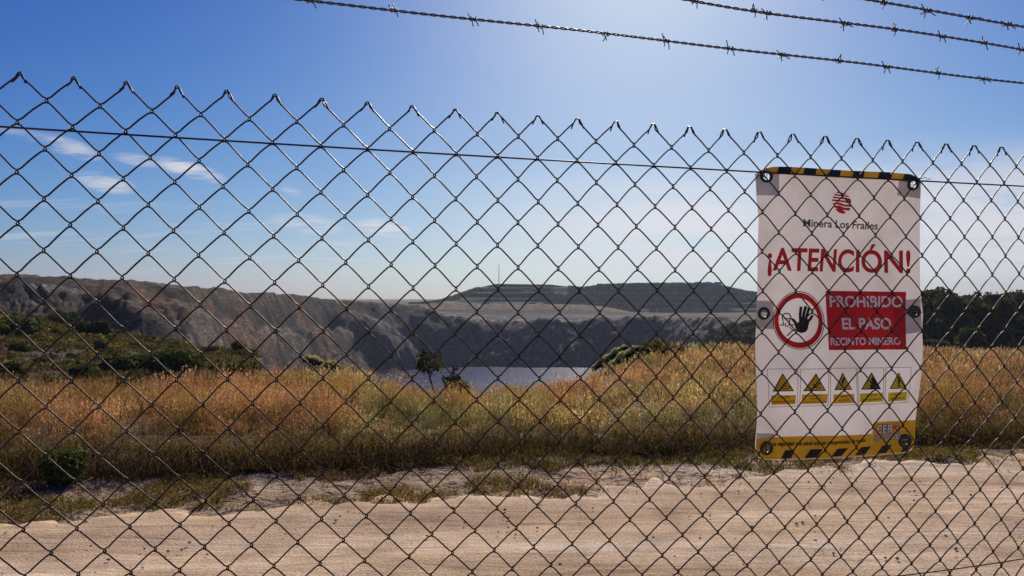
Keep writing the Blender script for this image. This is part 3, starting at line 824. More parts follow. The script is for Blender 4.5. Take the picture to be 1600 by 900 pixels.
# two-toned small shrubs dotted over the slope: one of a kind copied
protos = []
for k in range(4):
    o = empty('small_shrub', (0, 0, 0))
    shrub_parts(o, 1.0, 1.0, .8, 520, .11, (OLIVE, DARK, GREEN, OLIVE)[k], lumps=6)
    protos.append(o)
used = [False] * 4
def place(o_list, used_, k, loc, rz, sc):
    o = o_list[k] if not used_[k] else copy_tree(o_list[k])
    used_[k] = True
    o.location = loc; o.rotation_euler = (0, 0, rz); o.scale = (sc,) * 3
    return o
spots = [(40, 60), (70, 40), (115, 46), (215, 60), (60, 74), (20, 33), (140, 33), (235, 84), (180, 80), (330, 60), (345, 44), (300, 70), (10, 84), (90, 62), (270, 62), (120, 82), (375, 58), (200, 31), (85, 30), (315, 36), (160, 50), (35, 46), (250, 34), (352, 33), (-40, 50), (-60, 36)]
for i, (px, Y) in enumerate(spots):
    Y = Y + random.uniform(-1.5, 1.5); X = Y * (px - 800) / F
    zg = float(height(np.array([X]), np.array([Y]))[0])
    o = place(protos, used, i % 4, (X, Y, zg - .05), random.uniform(0, 6), random.uniform(.4, .95) * (Y / 50) ** .4)
    tag(o, 'small rounded olive or dark shrub on the slope below the left pit wall', 'shrub', 'small shrubs on the left slope')
# wind-flattened cushions, rim light painted on their tops
def cushion(label, px, Y, length, thick, tilt, hz):
    X = Y * (px - 800) / F
    zg = float(height(np.array([X]), np.array([Y]))[0])
    o = empty('cushion_shrub', (X, Y, zg))
    o.rotation_euler = (0, -tilt, 0)
    n = 2600
    u = rng.uniform(-1, 1, n); a = rng.uniform(-.25 * PI, 1.25 * PI, n); r = rng.uniform(.6, 1, n) ** .5
    prof = np.sqrt(np.clip(1 - u ** 2, 0, 1)) * (1 + .25 * np.sin(u * 7 + length))
    p = np.stack([u * length / 2, np.cos(a) * r * prof * thick * 1.5, hz + np.sin(a) * r * prof * thick], -1) + rng.normal(0, .012, (n, 3))
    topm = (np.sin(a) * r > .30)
    c0 = np.where(topm[:, None], np.array(LIT_TOP)[rng.integers(0, 3, n)], np.array(OLIVE)[rng.integers(0, 3, n)] * .7) * (1 + rng.uniform(-.25, .25, (n, 1)))  # backlight put into the leaf colour: pale tops, darkened undersides
    ac = Acc(); V, q, c = flakes(p, rng.uniform(.6, 1.3, n) * .028, c0, .1, 1.6); ac.add(V, q, c)
    ac.build('foliage', M_LEAF, o)
    st = TM()
    for k in range(5):
        uu = -.6 + .3 * k
        st.add(*tube([(uu * length * .2, 0, -.1), (uu * length * .4, 0, hz * .6), (uu * length / 2, 0, hz)], [.03, .02, .01], 5))
    st.build('stem', M_BARK, o)
    return tag(o, label, 'shrub', 'cushion shrubs with painted rim light at the brow')
cushion('longest lit-topped cushion shrub on the knoll, nearest of the leaning three', 984, 25.5, 1.35, .20, .62, .42)
cushion('middle lit-topped cushion shrub of the leaning three on the knoll', 975, 27.5, 1.05, .16, .60, .62)
cushion('small dark topped cushion shrub at the outer edge of the knoll', 951, 28, .85, .15, .75, .50)
cushion('yellow green cushion shrub among rust grass left of the lake', 482, 21, .62, .12, -.25, .66)
cushion('smaller yellow cushion shrub close by its longer neighbour left of the lake', 515, 20, .42, .11, -.15, .55)
shrub('grey green rounded bush on top of the knoll beside the cushions', 1030, 30, 1.1, .8, 1600, .055, [(.13, .13, .06), (.10, .11, .045), (.16, .15, .07)], lumps=8)
shrub('bright green clump at the foot of the two small trees', 718, 17, .26, .62, 900, .035, [(.06, .10, .02), (.09, .12, .03)], lumps=6)

def tree_parts(root, H, crown_r, nleaf, leaf, cols, trunk_r, limbs=7, crown_from=.3, spread=1.0, lean=(0, 0), lump=.38):
    tr = TM(); ac = Acc()
    top = np.array([lean[0], lean[1], H * .82])
    mid = top * np.array([.4, .4, .5]) + np.array([rng.normal() * .04 * H, rng.normal() * .04 * H, 0])
    tr.add(*tube([(0, 0, -.3), mid * .5, mid, top], np.array([1.25, .95, .7, .2]) * trunk_r, 7))
    cen = [top]
    for k in range(limbs):
        t = rng.uniform(crown_from, .85); a = k * 2.4 + rng.uniform(-.5, .5)
        b0 = mid * (t / .5) if t < .5 else mid + (top - mid) * (t - .5) / .5
        e = b0 + np.array([math.cos(a) * crown_r * spread * rng.uniform(.5, 1), math.sin(a) * crown_r * spread * rng.uniform(.5, 1), H * rng.uniform(.08, .22)])
        tr.add(*tube([b0, (b0 + e) / 2 + np.array([0, 0, -.02 * H]), e], np.array([.5, .32, .12]) * trunk_r, 5))
        cen += [e, (b0 + 2 * e) / 3]
    cen = np.array(cen); nl = len(cen)
    rad = crown_r * lump * rng.uniform(.6, 1.25, nl)
    which = rng.choice(nl, nleaf, p=rad ** 2 / (rad ** 2).sum())
    d = rng.normal(size=(nleaf, 3)); d /= np.linalg.norm(d, axis=1)[:, None]
    p = cen[which] + d * (rng.uniform(.15, 1.1, nleaf) ** .6 * rad[which])[:, None] * np.array([1, 1, .85])
    tone = rng.integers(0, len(cols), nl)[which]
    c0 = np.array(cols)[tone] * (1 + rng.uniform(-.3, .3, (nleaf, 1)))
    V, q, c = flakes(p, rng.uniform(.6, 1.3, nleaf) * leaf, c0, .15, 1.7); ac.add(V, q, c)
    ac.build('crown', M_LEAF, root); tr.build('trunk', M_BARK, root)
def zat(X, Y): return float(height(np.array([X]), np.array([Y]))[0])
# the two small trees at the brow in front of the lake
X = 17.6 * (684 - 800) / F
o = empty('small_tree', (X, 17.6, zat(X, 17.6))); tree_parts(o, 1.55, .36, 420, .028, [(.045, .05, .02), (.06, .062, .025), (.03, .036, .018)], .035, 6, .5, 1.0, (-.32, 0), .5)
tag(o, 'small leaning dark tree with bare bent trunk in front of the lake', 'tree')
X = 17.2 * (702 - 800) / F
o = empty('small_tree', (X, 17.2, zat(X, 17.2))); tree_parts(o, 1.12, .34, 400, .028, [(.04, .045, .035), (.055, .06, .045), (.03, .035, .026)], .025, 9, .12, 1.0, (.15, 0), .36)
tag(o, 'small bushy grey green tree branching from the ground, right of the leaning one', 'tree')
# dark woodland edge at the right
tprot = []
for k in range(4):
    o = empty('woodland_tree', (0, 0, 0))
    tree_parts(o, 10.5, 3.3, 1500, .30, [(.065, .078, .034), (.09, .10, .045), (.048, .06, .028)], .22, 9, .15, 1.0, (0, 0), .42)
    tprot.append(o)
tused = [False] * 4
random.seed(5)
tspots = []
for row, (Yb, n0, n1, step) in enumerate(((112, 1425, 1960, 27), (128, 1418, 1990, 31), (146, 1412, 2020, 34))):
    px = n0
    while px < n1:
        tspots.append((px + random.uniform(-6, 6), Yb + random.uniform(-5, 5))); px += step * random.uniform(.8, 1.2)
for i, (px, Y) in enumerate(tspots):
    X = Y * (px - 800) / F
    top = 459 + 6 * math.sin(px * .05) + random.uniform(-5, 8)
    zg = zat(X, Y) - .2
    o = place(tprot, tused, i % 4, (X, Y, zg), random.uniform(0, 6), (zy(Y, top) - zg) / 10.2)
    tag(o, 'dark green tree of the wood behind the field, right of the banner', 'tree', 'trees of the dark wood')
shrub('bright green dome shaped bush in front of the dark wood', 1503, 100, 2.5, 3.4, 2600, .17, [(.07, .10, .025), (.055, .085, .02), (.09, .12, .03)], lumps=9)
shrub('low green bush beside the right edge of the banner, before the wood', 1458, 98, 2.2, 2.2, 1800, .17, [(.055, .08, .02), (.07, .10, .03)], lumps=7)
shrub('yellow green bush at the left edge of the banner behind the field', 1181, 66, 1.0, 1.6, 900, .10, [(.14, .15, .025), (.10, .12, .02)], lumps=6)
for k, (px, Y, s) in enumerate(((1010, 2, 0),)): pass
fused = [True] * 4
random.seed(9)
for i, (px, Y, top) in enumerate(((1120, 310, 512), (1133, 300, 508), (1147, 305, 503), (1160, 312, 501), (1172, 300, 499), (1186, 290, 502), (1128, 250, 519), (1142, 255, 516), (1157, 250, 514), (1172, 248, 512), (1108, 285, 521), (1188, 240, 511), (1150, 220, 520), (1168, 215, 521), (1136, 222, 523))):
    X = Y * (px - 800) / F; zg = zat(X, Y) - .3
    o = place(tprot, fused, i % 4, (X, Y, zg), random.uniform(0, 6), max(.35, (zy(Y, top) - zg) / 10.2))
    tag(o, 'small round dark tree beyond the field at the right end of the pit', 'tree', 'trees at the right end of the pit')

# ------------------------------------------------------------------ far hill: mast and berms
Xm = 790 * (779.5 - 800) / F
zb = zat(Xm, 790)
mast = empty('radio_mast', (Xm, 790, zb))
mt = TM().add(*tube([(0, 0, -2), (0, 0, 12), (0, 0, zy(790, 413) - zb)], [.5, .42, .28], 6)); mt.build('pole', M_MAST, mast)
ft = TM().add(*tube([(0, 0, -1), (0, 0, .8)], [1.1, .9], 8)); ft.build('base', M_MAST, mast)
tag(mast, 'thin tall mast standing on the crest of the far hill', 'mast')
def berm(px0, px1, ytop, big):
    Y = 797
    x0, x1 = Y * (px0 - 800) / F, Y * (px1 - 800) / F; cx = (x0 + x1) / 2
    zg = min(zat(x0, Y), zat(x1, Y)) - .8
    ht = zy(Y, ytop) - zg; L_ = x1 - x0
    bm = bmesh.new()
    nx, ny = 8, 4
    for j in range(ny):
        for i in range(nx):
            fx = i / (nx - 1) * 2 - 1; fy = j / (ny - 1) * 2 - 1
            tpr = 1 if abs(fx) < .9 and abs(fy) < .9 else 0
            bm.verts.new((fx * L_ / 2 * (1 if tpr == 0 else 1.08), fy * 3.0, ht * (1 + random.uniform(-.05, .05)) if tpr else 0))
    vs = list(bm.verts)
    for j in range(ny - 1):
        for i in range(nx - 1):
            a = j * nx + i; bm.faces.new((vs[a], vs[a + 1], vs[a + nx + 1], vs[a + nx]))
    me = bpy.data.meshes.new('earth_berm'); bm.to_mesh(me); bm.free(); me.materials.append(M_BERM)
    o = bpy.data.objects.new('earth_berm', me); COL.objects.link(o); o.location = (cx, Y, zg)
    if big: tag(o, 'taller flat topped earth block near the right end of the hill crest', 'berm', 'taller blocks on the far hill crest')
    else: tag(o, 'low flat topped earth berm in the row along the far hill crest', 'berm', 'low berms on the far hill crest')
random.seed(3)
for a, b in ((931, 944), (947, 960), (963, 974), (976, 988), (991, 1003), (1005, 1018), (1020, 1033), (1036, 1047), (1049, 1065)): berm(a, b, 443.2, False)
for a, b in ((1084, 1098), (1100, 1112), (1115, 1128)): berm(a, b, 440.6, True)

# ------------------------------------------------------------------ fence
TH = R(14.25)
U = np.array([math.cos(TH), math.sin(TH), 0]); NRM = np.array([math.sin(TH), -math.cos(TH), 0])   # NRM faces the camera
P0 = np.array([0, 1.5, EYE])
CU = [-0.577702, -0.04929, 0.157345, -0.087444, 2.218157, 0.126421, -0.239824, 0.204738, -0.006984, -0.11419]
CZ = [0.414715, -1.06325, -0.24251, 0.209214, -0.048408, -0.081185, 0.020064, 0.029344, 0.041797, 0.003228]
def mesh_uz(c, r):
    """chain-link coordinates (half diamonds across, half diamonds down) to metres along and above the fence"""
    c = np.asarray(c, float) / 50; r = np.asarray(r, float) / 24
    cc = np.clip(c, -.08, 1.08); rr = np.clip(r, -.05, 1.0)
    pw = [(i, j) for i in range(4) for j in range(4 - i)]
    u = sum(k * cc ** i * rr ** j for k, (i, j) in zip(CU, pw)) + (c - cc) * 2.295 + (r - rr) * -.03
    z = sum(k * cc ** i * rr ** j for k, (i, j) in zip(CZ, pw)) + (r - rr) * -1.138
    return u - 1.5 * math.sin(TH), z
def fence_pt(u, z, dep=0.0):
    u = np.asarray(u, float); z = np.asarray(z, float); dep = np.asarray(dep, float) * np.ones_like(u)
    return P0 * np.array([1, 1, 0]) + u[..., None] * U + np.array([0, 0, 1.]) * (z[..., None] + EYE) + dep[..., None] * NRM
def px_plane(px, py, dep=0.0):
    r = ray(px, py); q = P0 - np.array([0, 0, EYE]) + NRM * dep
    t = (q @ NRM) / (r @ NRM)
    return r * t + np.array([0, 0, EYE])
fence = empty('chain_link_fence', tuple(P0 * np.array([1, 1, 0])))
tag(fence, 'chain link fence of rusty diamond mesh across the whole foreground', 'fence')
fence_M = np.array(fence.location)
tm = TM()
ROWS = 42
for k in range(-30, 80):
    cs, rs, ds = [], [], []
    js = random.uniform(-.02, .02)
    # folded end at the top
    tipr = random.uniform(-.04, .04)
    evn = (k % 2 == 0)
    sgn = 1 if evn else -1          # even picket falls to the right of its tip, odd to the left
    tipc = k if evn else k + 1
    lay = (1 - float(ss(np.array(k * 1.0), 12, 30))) if evn else .25
    fl = random.uniform(.22, .32)
    cs += [tipc - sgn * fl, tipc - sgn * fl * .66, tipc - sgn * .05, tipc + sgn * .06]
    rs += [(fl + .12 + tipr) * (1 - lay) + fl * lay, (.12) * (1 - lay) + fl * .62 * lay, -.15 * (1 - lay) - .02 * lay, -.13 * (1 - lay) - .05 * lay]
    ds += [-.003 * sgn, -.004 * sgn, -.003 * sgn, .001 * sgn]
    for r in range(0, ROWS):
        at_k = ((r - k) % 2 == 0)
        c0 = k if at_k else k + 1; c1 = k + 1 if at_k else k
        out0 = -1 if at_k else 1
        front = .0026 if at_k else -.0026
        def nj(c_, r_):          # small bends shared by the two wires that meet in a node
            h_ = math.sin(c_ * 12.9898 + r_ * 78.233) * 43758.5453; h2 = math.sin(c_ * 39.346 + r_ * 11.135) * 24634.6345
            return (h_ - math.floor(h_) - .5) * .05 + .05 * math.sin(c_ * .41 + r_ * .3), (h2 - math.floor(h2) - .5) * .05 + .05 * math.sin(c_ * .23 - r_ * .37)
        a0, b0 = nj(c0, r); a1, b1 = nj(c1, r + 1)
        if r > 0:
            for q_ in (-.062, 0, .062):
                cs += [c0 + a0 + out0 * (.048 if q_ == 0 else .034)]; rs += [r + b0 + q_]; ds += [front * (.5 if q_ > 0 else (-.5 if q_ < 0 else 0))]
        bw_ = float(np.interp(k, (0, 18, 40), (1.0, .7, .35)))
        bow = (.018 if at_k else .060) * bw_ * (1 + random.uniform(-.5, .5))
        for t in (.14, .3, .5, .7, .86):
            if r == 0 and t < .1: continue
            f_ = (t - .5) * 1.0 + .5
            cs.append(c0 + a0 + (c1 + a1 - c0 - a0) * t)
            rs.append(r + b0 + (1 + b1 - b0) * t - bow * math.sin(PI * t)); ds.append(front * min(1, math.sin(PI * t) * 1.6))
    u, z = mesh_uz(np.array(cs), np.array(rs))
    V, Qd = tube(fence_pt(u, z, np.array(ds)) - fence_M, .00168, 6)
    tm.add(V, Qd)
tm.build('wire_mesh', M_WIRE, fence)
def plane_line(pts, dep, ext=(2.2, 3.0), n=60):
    """straight-ish wire through points seen on the fence plane, carried on past both ends"""
    W3 = np.array([px_plane(x, y, dep) for x, y in pts])
    u = (W3 - P0) @ U; z = W3[:, 2]
    deg = 3 if len(pts) > 5 else 2
    cf = np.polyfit(u, z, deg)
    uu = np.linspace(u.min() - ext[0], u.max() + ext[1], n)
    uc = np.clip(uu, u.min(), u.max())
    zz = np.polyval(cf, uc) + np.where(uu < u.min(), np.polyval(np.polyder(cf), u.min()) * (uu - uc), np.polyval(np.polyder(cf), u.max()) * (uu - uc)) * .8
    return uu, zz
u, z = plane_line([(0, 198), (400, 222.5), (800, 246.7), (1181, 268.8), (1600, 291)], -.004, (.25, 1.02))
tm = TM().add(*tube(fence_pt(u, z - EYE, -.0045) - fence_M, .0019, 6)); tm.build('tension_wire', M_WIRE, fence)
u, z = plane_line([(1430, 897), (1515, 886), (1600, 873)], -.004, (2.2, 1.02))
u2 = np.linspace(-1.15, u.max(), 60); z2 = np.interp(np.maximum(u2, 1.05), u, z)
tm = TM().add(*tube(fence_pt(u2, z2 - EYE, -.0045) - fence_M, .0016, 6)); tm.build('tension_wire', M_WIRE, fence)
for uu in (-1.15, 2.45):
    b = fence_pt(np.array(uu), np.array(-EYE), -.03)
    tm = TM()
    tm.add(*tube([b - fence_M + np.array([0, 0, -.3]), b - fence_M + np.array([0, 0, 1.2]), b - fence_M + np.array([0, 0, 2.06])], .024, 12))
    e = b + np.array([0, 0, 2.05]) - fence_M
    po = tm.build('post', M_POST, fence)
    ar = TM().add(*tube([e, e + NRM * .12 + np.array([0, 0, .20]), e + NRM * .26 + np.array([0, 0, .42])], .014, 8))
    ar.build('arm', M_POST, po)

# barbed wire strands above the fence
def barbed(label, pts, dep, barbs, ext):
    root = empty('barbed_wire', tuple(P0 * np.array([1, 1, 0])))
    uu, zz = plane_line(pts, dep, ext, 80)
    s = np.arange(uu.min(), uu.max(), .0022)
    zc = np.interp(s, uu, zz)
    tm = TM()
    pit = .042
    wob = .0012 * np.sin(s * 9)
    for ph in (0, PI):
        a = s / pit * 2 * PI + ph + .6 * np.sin(s * 5)
        V, Qd = tube(fence_pt(s, zc - EYE + wob + .0017 * np.sin(a), dep + .0017 * np.cos(a)) - fence_M, .0016, 5)
        tm.add(V, Qd)
    tm.build('twisted_strand', M_BARB, root)
    bu = [float((px_plane(x, np.interp(x, [p[0] for p in pts], [p[1] for p in pts]), dep) - P0) @ U) for x in barbs]
    k = bu[-1] + .16
    while k < uu.max() - .1 and len(bu) < 20: bu.append(k); k += .16
    k = bu[0] - .165
    while k > uu.min() + .1 and len(bu) < 24: bu.insert(0, k); k -= .165
    for bk in bu:
        zc0 = float(np.interp(bk, uu, zz)); sl = float(np.interp(bk + .01, uu, zz) - zc0) / .01
        tb = TM()
        rot = random.uniform(0, PI); 
        for w_ in (0, 1):
            ln = random.uniform(.010, .015); du0 = (w_ - .5) * .009
            aa = rot + w_ * random.uniform(.6, 1.4)
            th = np.linspace(0, 2 * PI * 1.25, 16)
            ring_u = bk + du0 + th / (2 * PI) * .0035
            rr_ = .0042
            cu_ = np.concatenate([[ring_u[0] - .004], ring_u, [ring_u[-1] + .004]])
            an = np.concatenate([[aa - .25], aa + th, [aa + th[-1] + .25]])
            rad = np.concatenate([[ln + .004], np.full(16, rr_), [ln + .004]])
            z_ = zc0 + (cu_ - bk) * sl + rad * np.sin(an); d_ = dep + rad * np.cos(an)
            tb.add(*tube(fence_pt(cu_, z_ - EYE, d_) - fence_M, .0012, 5))
        tb.build('barb', M_BARB, root)
    return tag(root, label, 'barbed wire', 'barbed wire strands above the fence')
barbed('lowest barbed wire strand, the longest one across the sky', [(460, -1), (613, 16), (738, 30), (845, 41), (945, 52), (1040, 64), (1140, 75), (1222, 85), (1310, 96), (1385, 104.5), (1465, 113), (1538, 123), (1600, 130)], .03,
       (613, 738, 842, 945, 1040, 1140, 1222, 1310, 1385, 1465, 1538), (.85, 1.02))
barbed('middle barbed wire strand, between the longest and the shortest one', [(1070, -1), (1125, 8), (1195, 20), (1320, 36), (1397, 46), (1472, 56), (1537, 67), (1600, 77)], .11,
       (1085, 1177, 1199, 1320, 1397, 1472, 1537, 1597), (1.55, 1.02))
barbed('topmost barbed wire strand in the upper right corner of the photo', [(1345, -2), (1380, 4), (1448, 16), (1515, 27), (1575, 37), (1600, 41)], .19,
       (1380, 1448, 1515, 1575), (2.0, 1.02))

# ------------------------------------------------------------------ warning banner
SB = -.020
XLy = [(262, 1186), (272, 1182), (300, 1179.5), (318, 1181), (340, 1184), (400, 1185), (480, 1185.5), (520, 1184.5), (600, 1182.5), (660, 1180.5), (690, 1179), (706, 1180), (720, 1186)]
XRy = [(262, 1434), (284, 1437), (310, 1438), (400, 1438.5), (450, 1440), (487, 1443.5), (515, 1440.5), (560, 1439.5), (640, 1436), (690, 1433.5), (702, 1431), (720, 1428)]
TPx = [(1179, 270), (1186, 267.5), (1194, 263.5), (1206, 261), (1222, 261.2), (1300, 265), (1380, 269.3), (1418, 273), (1430, 278), (1444, 286)]
BTx = [(1179, 711), (1188, 716), (1200, 719.2), (1250, 718), (1300, 716), (1380, 712), (1414, 709), (1424, 706), (1444, 697)]
def ip(tab, v): return np.interp(v, [a for a, b in tab], [b for a, b in tab])
def wave(px, py):
    s = (px - 1180) / 258; t = (py - 265) / 450
    w_ = .0035 * np.sin(t * 9.0 + s * 2.0) + .0025 * np.sin(s * 7.5 - t * 3.0) + .0016 * np.sin(t * 17 + s * 9)
    return 1.5 * w_ - .006 * np.exp(-((s - .5) / .35) ** 2) * np.sin(PI * np.clip(t, 0, 1))
sign = empty('warning_banner', tuple(px_plane(1310, 719, SB)))
tag(sign, 'white warning banner with red headline hung on the fence wires', 'banner')
sign_M = np.array(sign.location)
def S(px, py, off=0.0):
    r = ray(px, py); q = P0 - np.array([0, 0, EYE]) + NRM * SB
    t = (q @ NRM) / (r @ NRM)
    return r * t + np.array([0, 0, EYE]) + NRM * (wave(px, py) + off) - sign_M
GR = [(1195.5, 276.5, 9.0), (1424, 289, 8.8), (1197, 490, 9.3), (1430.5, 487, 9.3), (1198.3, 700.5, 10.5), (1418, 690, 10.2)]
def gridpatch(name, x_of, y_of, nx, ny, off, m, parent, holes=True):
    V = []; grid = {}
    Qd = []
    for j in range(ny + 1):
        for i in range(nx + 1):
            s, t = i / nx, j / ny
            px = x_of(s, t); py = y_of(s, t, px)
            V.append(S(px, py, off)); grid[i, j] = (px, py)
    for j in range(ny):
        for i in range(nx):
            cx = (grid[i, j][0] + grid[i + 1, j + 1][0]) / 2; cy = (grid[i, j][1] + grid[i + 1, j + 1][1]) / 2
            if holes and any(math.hypot(cx - g_[0], cy - g_[1]) < g_[2] * .74 for g_ in GR): continue
            a = j * (nx + 1) + i
            Qd.append((a, a + 1, a + nx + 2, a + nx + 1))
    return nmesh(name, np.array(V), Qd, mat=m, parent=parent, smooth=True)
M_BANNER = printmat('white_pvc', (.82, .74, .69), .25)
M_PAD = printmat('reinforcement_pvc', (.62, .60, .60), .15)
P_RED = printmat('red_print', (.68, .018, .02), .2); P_REDT = printmat('headline_red_print', (.62, .03, .03), .25)
P_BLACK = printmat('black_print', (.015, .014, .016), .1); P_GREY = printmat('dark_grey_print', (.10, .095, .10), .15)
P_YEL = printmat('yellow_print', (.95, .62, .03), .14); P_ORA = printmat('orange_yellow_print', (.95, .54, .02), .14); P_NAVY = printmat('navy_print', (.012, .018, .045), .1)
P_WHITE = printmat('white_print', (.95, .89, .84), .03); P_LINE = printmat('panel_line_print', (.20, .19, .21), .2); P_ORANGE = printmat('orange_print', (.72, .16, .02), .3); P_LIME = printmat('lime_yellow_print', (.92, .74, .03), .14)
def bx_(s, t):
    y = 266 + (712 - 266) * t
    return ip(XLy, y) * (1 - s) + ip(XRy, y) * s
banner = gridpatch('sheet', bx_, lambda s, t, px: ip(TPx, px) * (1 - t) + ip(BTx, px) * t, 96, 176, 0.0, M_BANNER, sign)

def refine(tris, lim=11.0, near=True):
    out = []; st = list(tris)
    while st:
        t = st.pop()
        e = [math.dist(t[i], t[(i + 1) % 3]) for i in range(3)]
        k = max(range(3), key=lambda i: e[i])
        lm = lim
        if near and any(math.hypot(t[0][0] - g_[0], t[0][1] - g_[1]) < 30 for g_ in GR): lm = 2.5
        if e[k] <= lm: out.append(t); continue
        a, b, c = t[k], t[(k + 1) % 3], t[(k + 2) % 3]
        m_ = ((a[0] + b[0]) / 2, (a[1] + b[1]) / 2)
        st += [(a, m_, c), (m_, b, c)]
    return out
class Pr:
    """flat ink shapes laid on the banner, given in the banner's own layout coordinates"""
    def __init__(s, off): s.off = off; s.v = []; s.t = []
    def tri(s, t):
        mx, my = (t[0][0] + t[1][0] + t[2][0]) / 3, (t[0][1] + t[1][1] + t[2][1]) / 3
        if any(math.hypot(mx - g_[0], my - g_[1]) < g_[2] * .80 for g_ in GR): return
        n = len(s.v)
        for p in t: s.v.append(S(p[0], p[1], s.off))
        s.t.append((n, n + 1, n + 2))
    def poly(s, pts):
        idx = tessellate_polygon([[Vector((p[0], p[1], 0)) for p in pts]])
        for t in refine([tuple((pts[i][0], pts[i][1]) for i in tr) for tr in idx]): s.tri(t)
        return s
    def stroke(s, pts, wd, closed=False):
        n = len(pts)
        for i in range(n if closed else n - 1):
            a, b = pts[i], pts[(i + 1) % n]; d = math.dist(a, b)
            if d < 1e-6: continue
            nx, ny = -(b[1] - a[1]) / d * wd / 2, (b[0] - a[0]) / d * wd / 2
            ex, ey = (b[0] - a[0]) / d * wd * .35, (b[1] - a[1]) / d * wd * .35
            s.poly([(a[0] + nx - ex, a[1] + ny - ey), (b[0] + nx + ex, b[1] + ny + ey), (b[0] - nx + ex, b[1] - ny + ey), (a[0] - nx - ex, a[1] - ny - ey)])
        return s
    def ring(s, cx, cy, ro, ri, n=64):
        for i in range(n):
            a, b = 2 * PI * i / n, 2 * PI * (i + 1) / n
            p = lambda r, q: (cx + r[0] * math.cos(q), cy + r[1] * math.sin(q))
            s.tri((p(ro, a), p(ro, b), p(ri, b))); s.tri((p(ro, a), p(ri, b), p(ri, a)))
        return s
    def disc(s, cx, cy, r, n=40):
        return s.poly([(cx + r[0] * math.cos(2 * PI * i / n), cy + r[1] * math.sin(2 * PI * i / n)) for i in range(n)])
    def build(s, name, m, parent):
        return nmesh(name, np.array(s.v), None, s.t, mat=m, parent=parent)
_fc = {}
def glyphs(txt, bold, shear=0.0, space=1.0):
    key = (txt, bold, shear, space)
    if key in _fc: return _fc[key]
    def conv(b):
        c = bpy.data.curves.new('tmp', 'FONT'); c.body = b; c.offset = bold; c.shear = shear; c.space_character = space; c.resolution_u = 5
        o = bpy.data.objects.new('tmp', c); COL.objects.link(o)
        dg = bpy.context.evaluated_depsgraph_get()
        me = bpy.data.meshes.new_from_object(o.evaluated_get(dg))
        v = np.array([x.co[:] for x in me.vertices]); f = [tuple(p.vertices) for p in me.polygons]
        bpy.data.objects.remove(o); bpy.data.curves.remove(c); bpy.data.meshes.remove(me)
        return v, f
    v, f = conv(txt); h, _ = conv('H')
    _fc[key] = (v, f, h[:, 1].min(), h[:, 1].max())
    return _fc[key]
def text(pr, txt, x0, x1, bl0, bl1, cap0, cap1=None, bold=.02, shear=0.0, space=1.0, sag=0.0):
    cap1 = cap1 or cap0
    v, f, y0, y1 = glyphs(txt, bold, shear, space)
    a, b = v[:, 0].min(), v[:, 0].max()
    s = (v[:, 0] - a) / (b - a); t = (v[:, 1] - y0) / (y1 - y0)
    X = x0 + (x1 - x0) * s
    Yp = bl0 + (bl1 - bl0) * s + sag * np.sin(PI * s) - t * (cap0 + (cap1 - cap0) * s)
    for face in f:
        for k in range(1, len(face) - 1):
            for tr in refine([tuple((X[i], Yp[i]) for i in (face[0], face[k], face[k + 1]))], 14): pr.tri(tr)
    return pr

# reinforcement pads behind the eyelets
PADS = [[(1179.5, 272), (1186, 268), (1196, 264), (1215, 263), (1214, 306), (1180.5, 305)], [(1402, 273), (1418, 274.5), (1430, 280), (1436.5, 286), (1437.5, 310), (1401, 305)],
        [(1185.6, 469), (1212, 470), (1215, 514), (1184.9, 513)], [(1398, 470), (1440.8, 466), (1440.8, 518), (1401, 524)],
        [(1181, 675.5), (1211, 677.5), (1215, 716.5), (1200, 718), (1189, 715), (1181, 709)], [(1386, 674), (1433, 672), (1432.5, 699), (1420, 705), (1391, 709)]]
for k, pd in enumerate(PADS):
    pr = Pr(-.0012)
    idx = tessellate_polygon([[Vector((p[0], p[1], 0)) for p in pd]])
    for t in refine([tuple(pd[i] for i in tr) for tr in idx], 3.0):
        cx = sum(p[0] for p in t) / 3; cy = sum(p[1] for p in t) / 3
        if math.hypot(cx - GR[k][0], cy - GR[k][1]) > GR[k][2] * .74: pr.tri(t)
    pr.build('reinforcement_pad', M_PAD, sign)
# eyelets: rounded rings through the sheet
for gx, gy, gr in GR:
    ns, nm_ = 36, 10
    V = []; Qd = []
    ce = S(gx, gy, 0)
    for i in range(ns):
        a = 2 * PI * i / ns
        for j in range(nm_):
            b = 2 * PI * j / nm_
            rr = gr * (.80 + .24 * math.cos(b))
            V.append(S(gx + rr * math.cos(a), gy + rr * 1.04 * math.sin(a), .0006 + .0032 * math.sin(b)))
            Qd.append((i * nm_ + j, ((i + 1) % ns) * nm_ + j, ((i + 1) % ns) * nm_ + (j + 1) % nm_, i * nm_ + (j + 1) % nm_))
    nmesh('eyelet', np.array(V), Qd, mat=M_BLACKPLASTIC, parent=sign, smooth=True)
# short wires that tie the eyelets to the mesh
def tie(pts):
    q = np.array([S(x, y, d) for x, y, d in pts])
    TM().add(*tube(q, .0009, 5)).build('tie_wire', M_BARB, sign)
tie([(1186, 268, .016), (1183, 272, .026), (1189, 277, .012), (1195, 277, -.006), (1192, 270, -.012), (1184, 268, .002), (1180, 270, .02)])
tie([(1190, 265, .02), (1186, 271, .026), (1193, 275, .01), (1196, 279, -.006)])
tie([(1436, 280, .022), (1432, 285, .026), (1427, 289, .006), (1424, 289, -.008), (1431, 281, -.012), (1438, 279, .01), (1437, 284, .024), (1441, 281, .022)])
tie([(1160, 487, .02), (1172, 487.5, .02), (1186, 488, .012), (1196, 490, -.006)])
tie([(1431, 487, -.006), (1440, 488, .010), (1450, 488.5, .02)])
tie([(1198, 700, -.006), (1188, 697, .012), (1182, 700, .02), (1190, 706, .014)])
tie([(1418, 690, -.006), (1428, 686, .012), (1435, 688, .02)])
L1, L2, L3, L4 = .0008, .0015, .0022, .0029
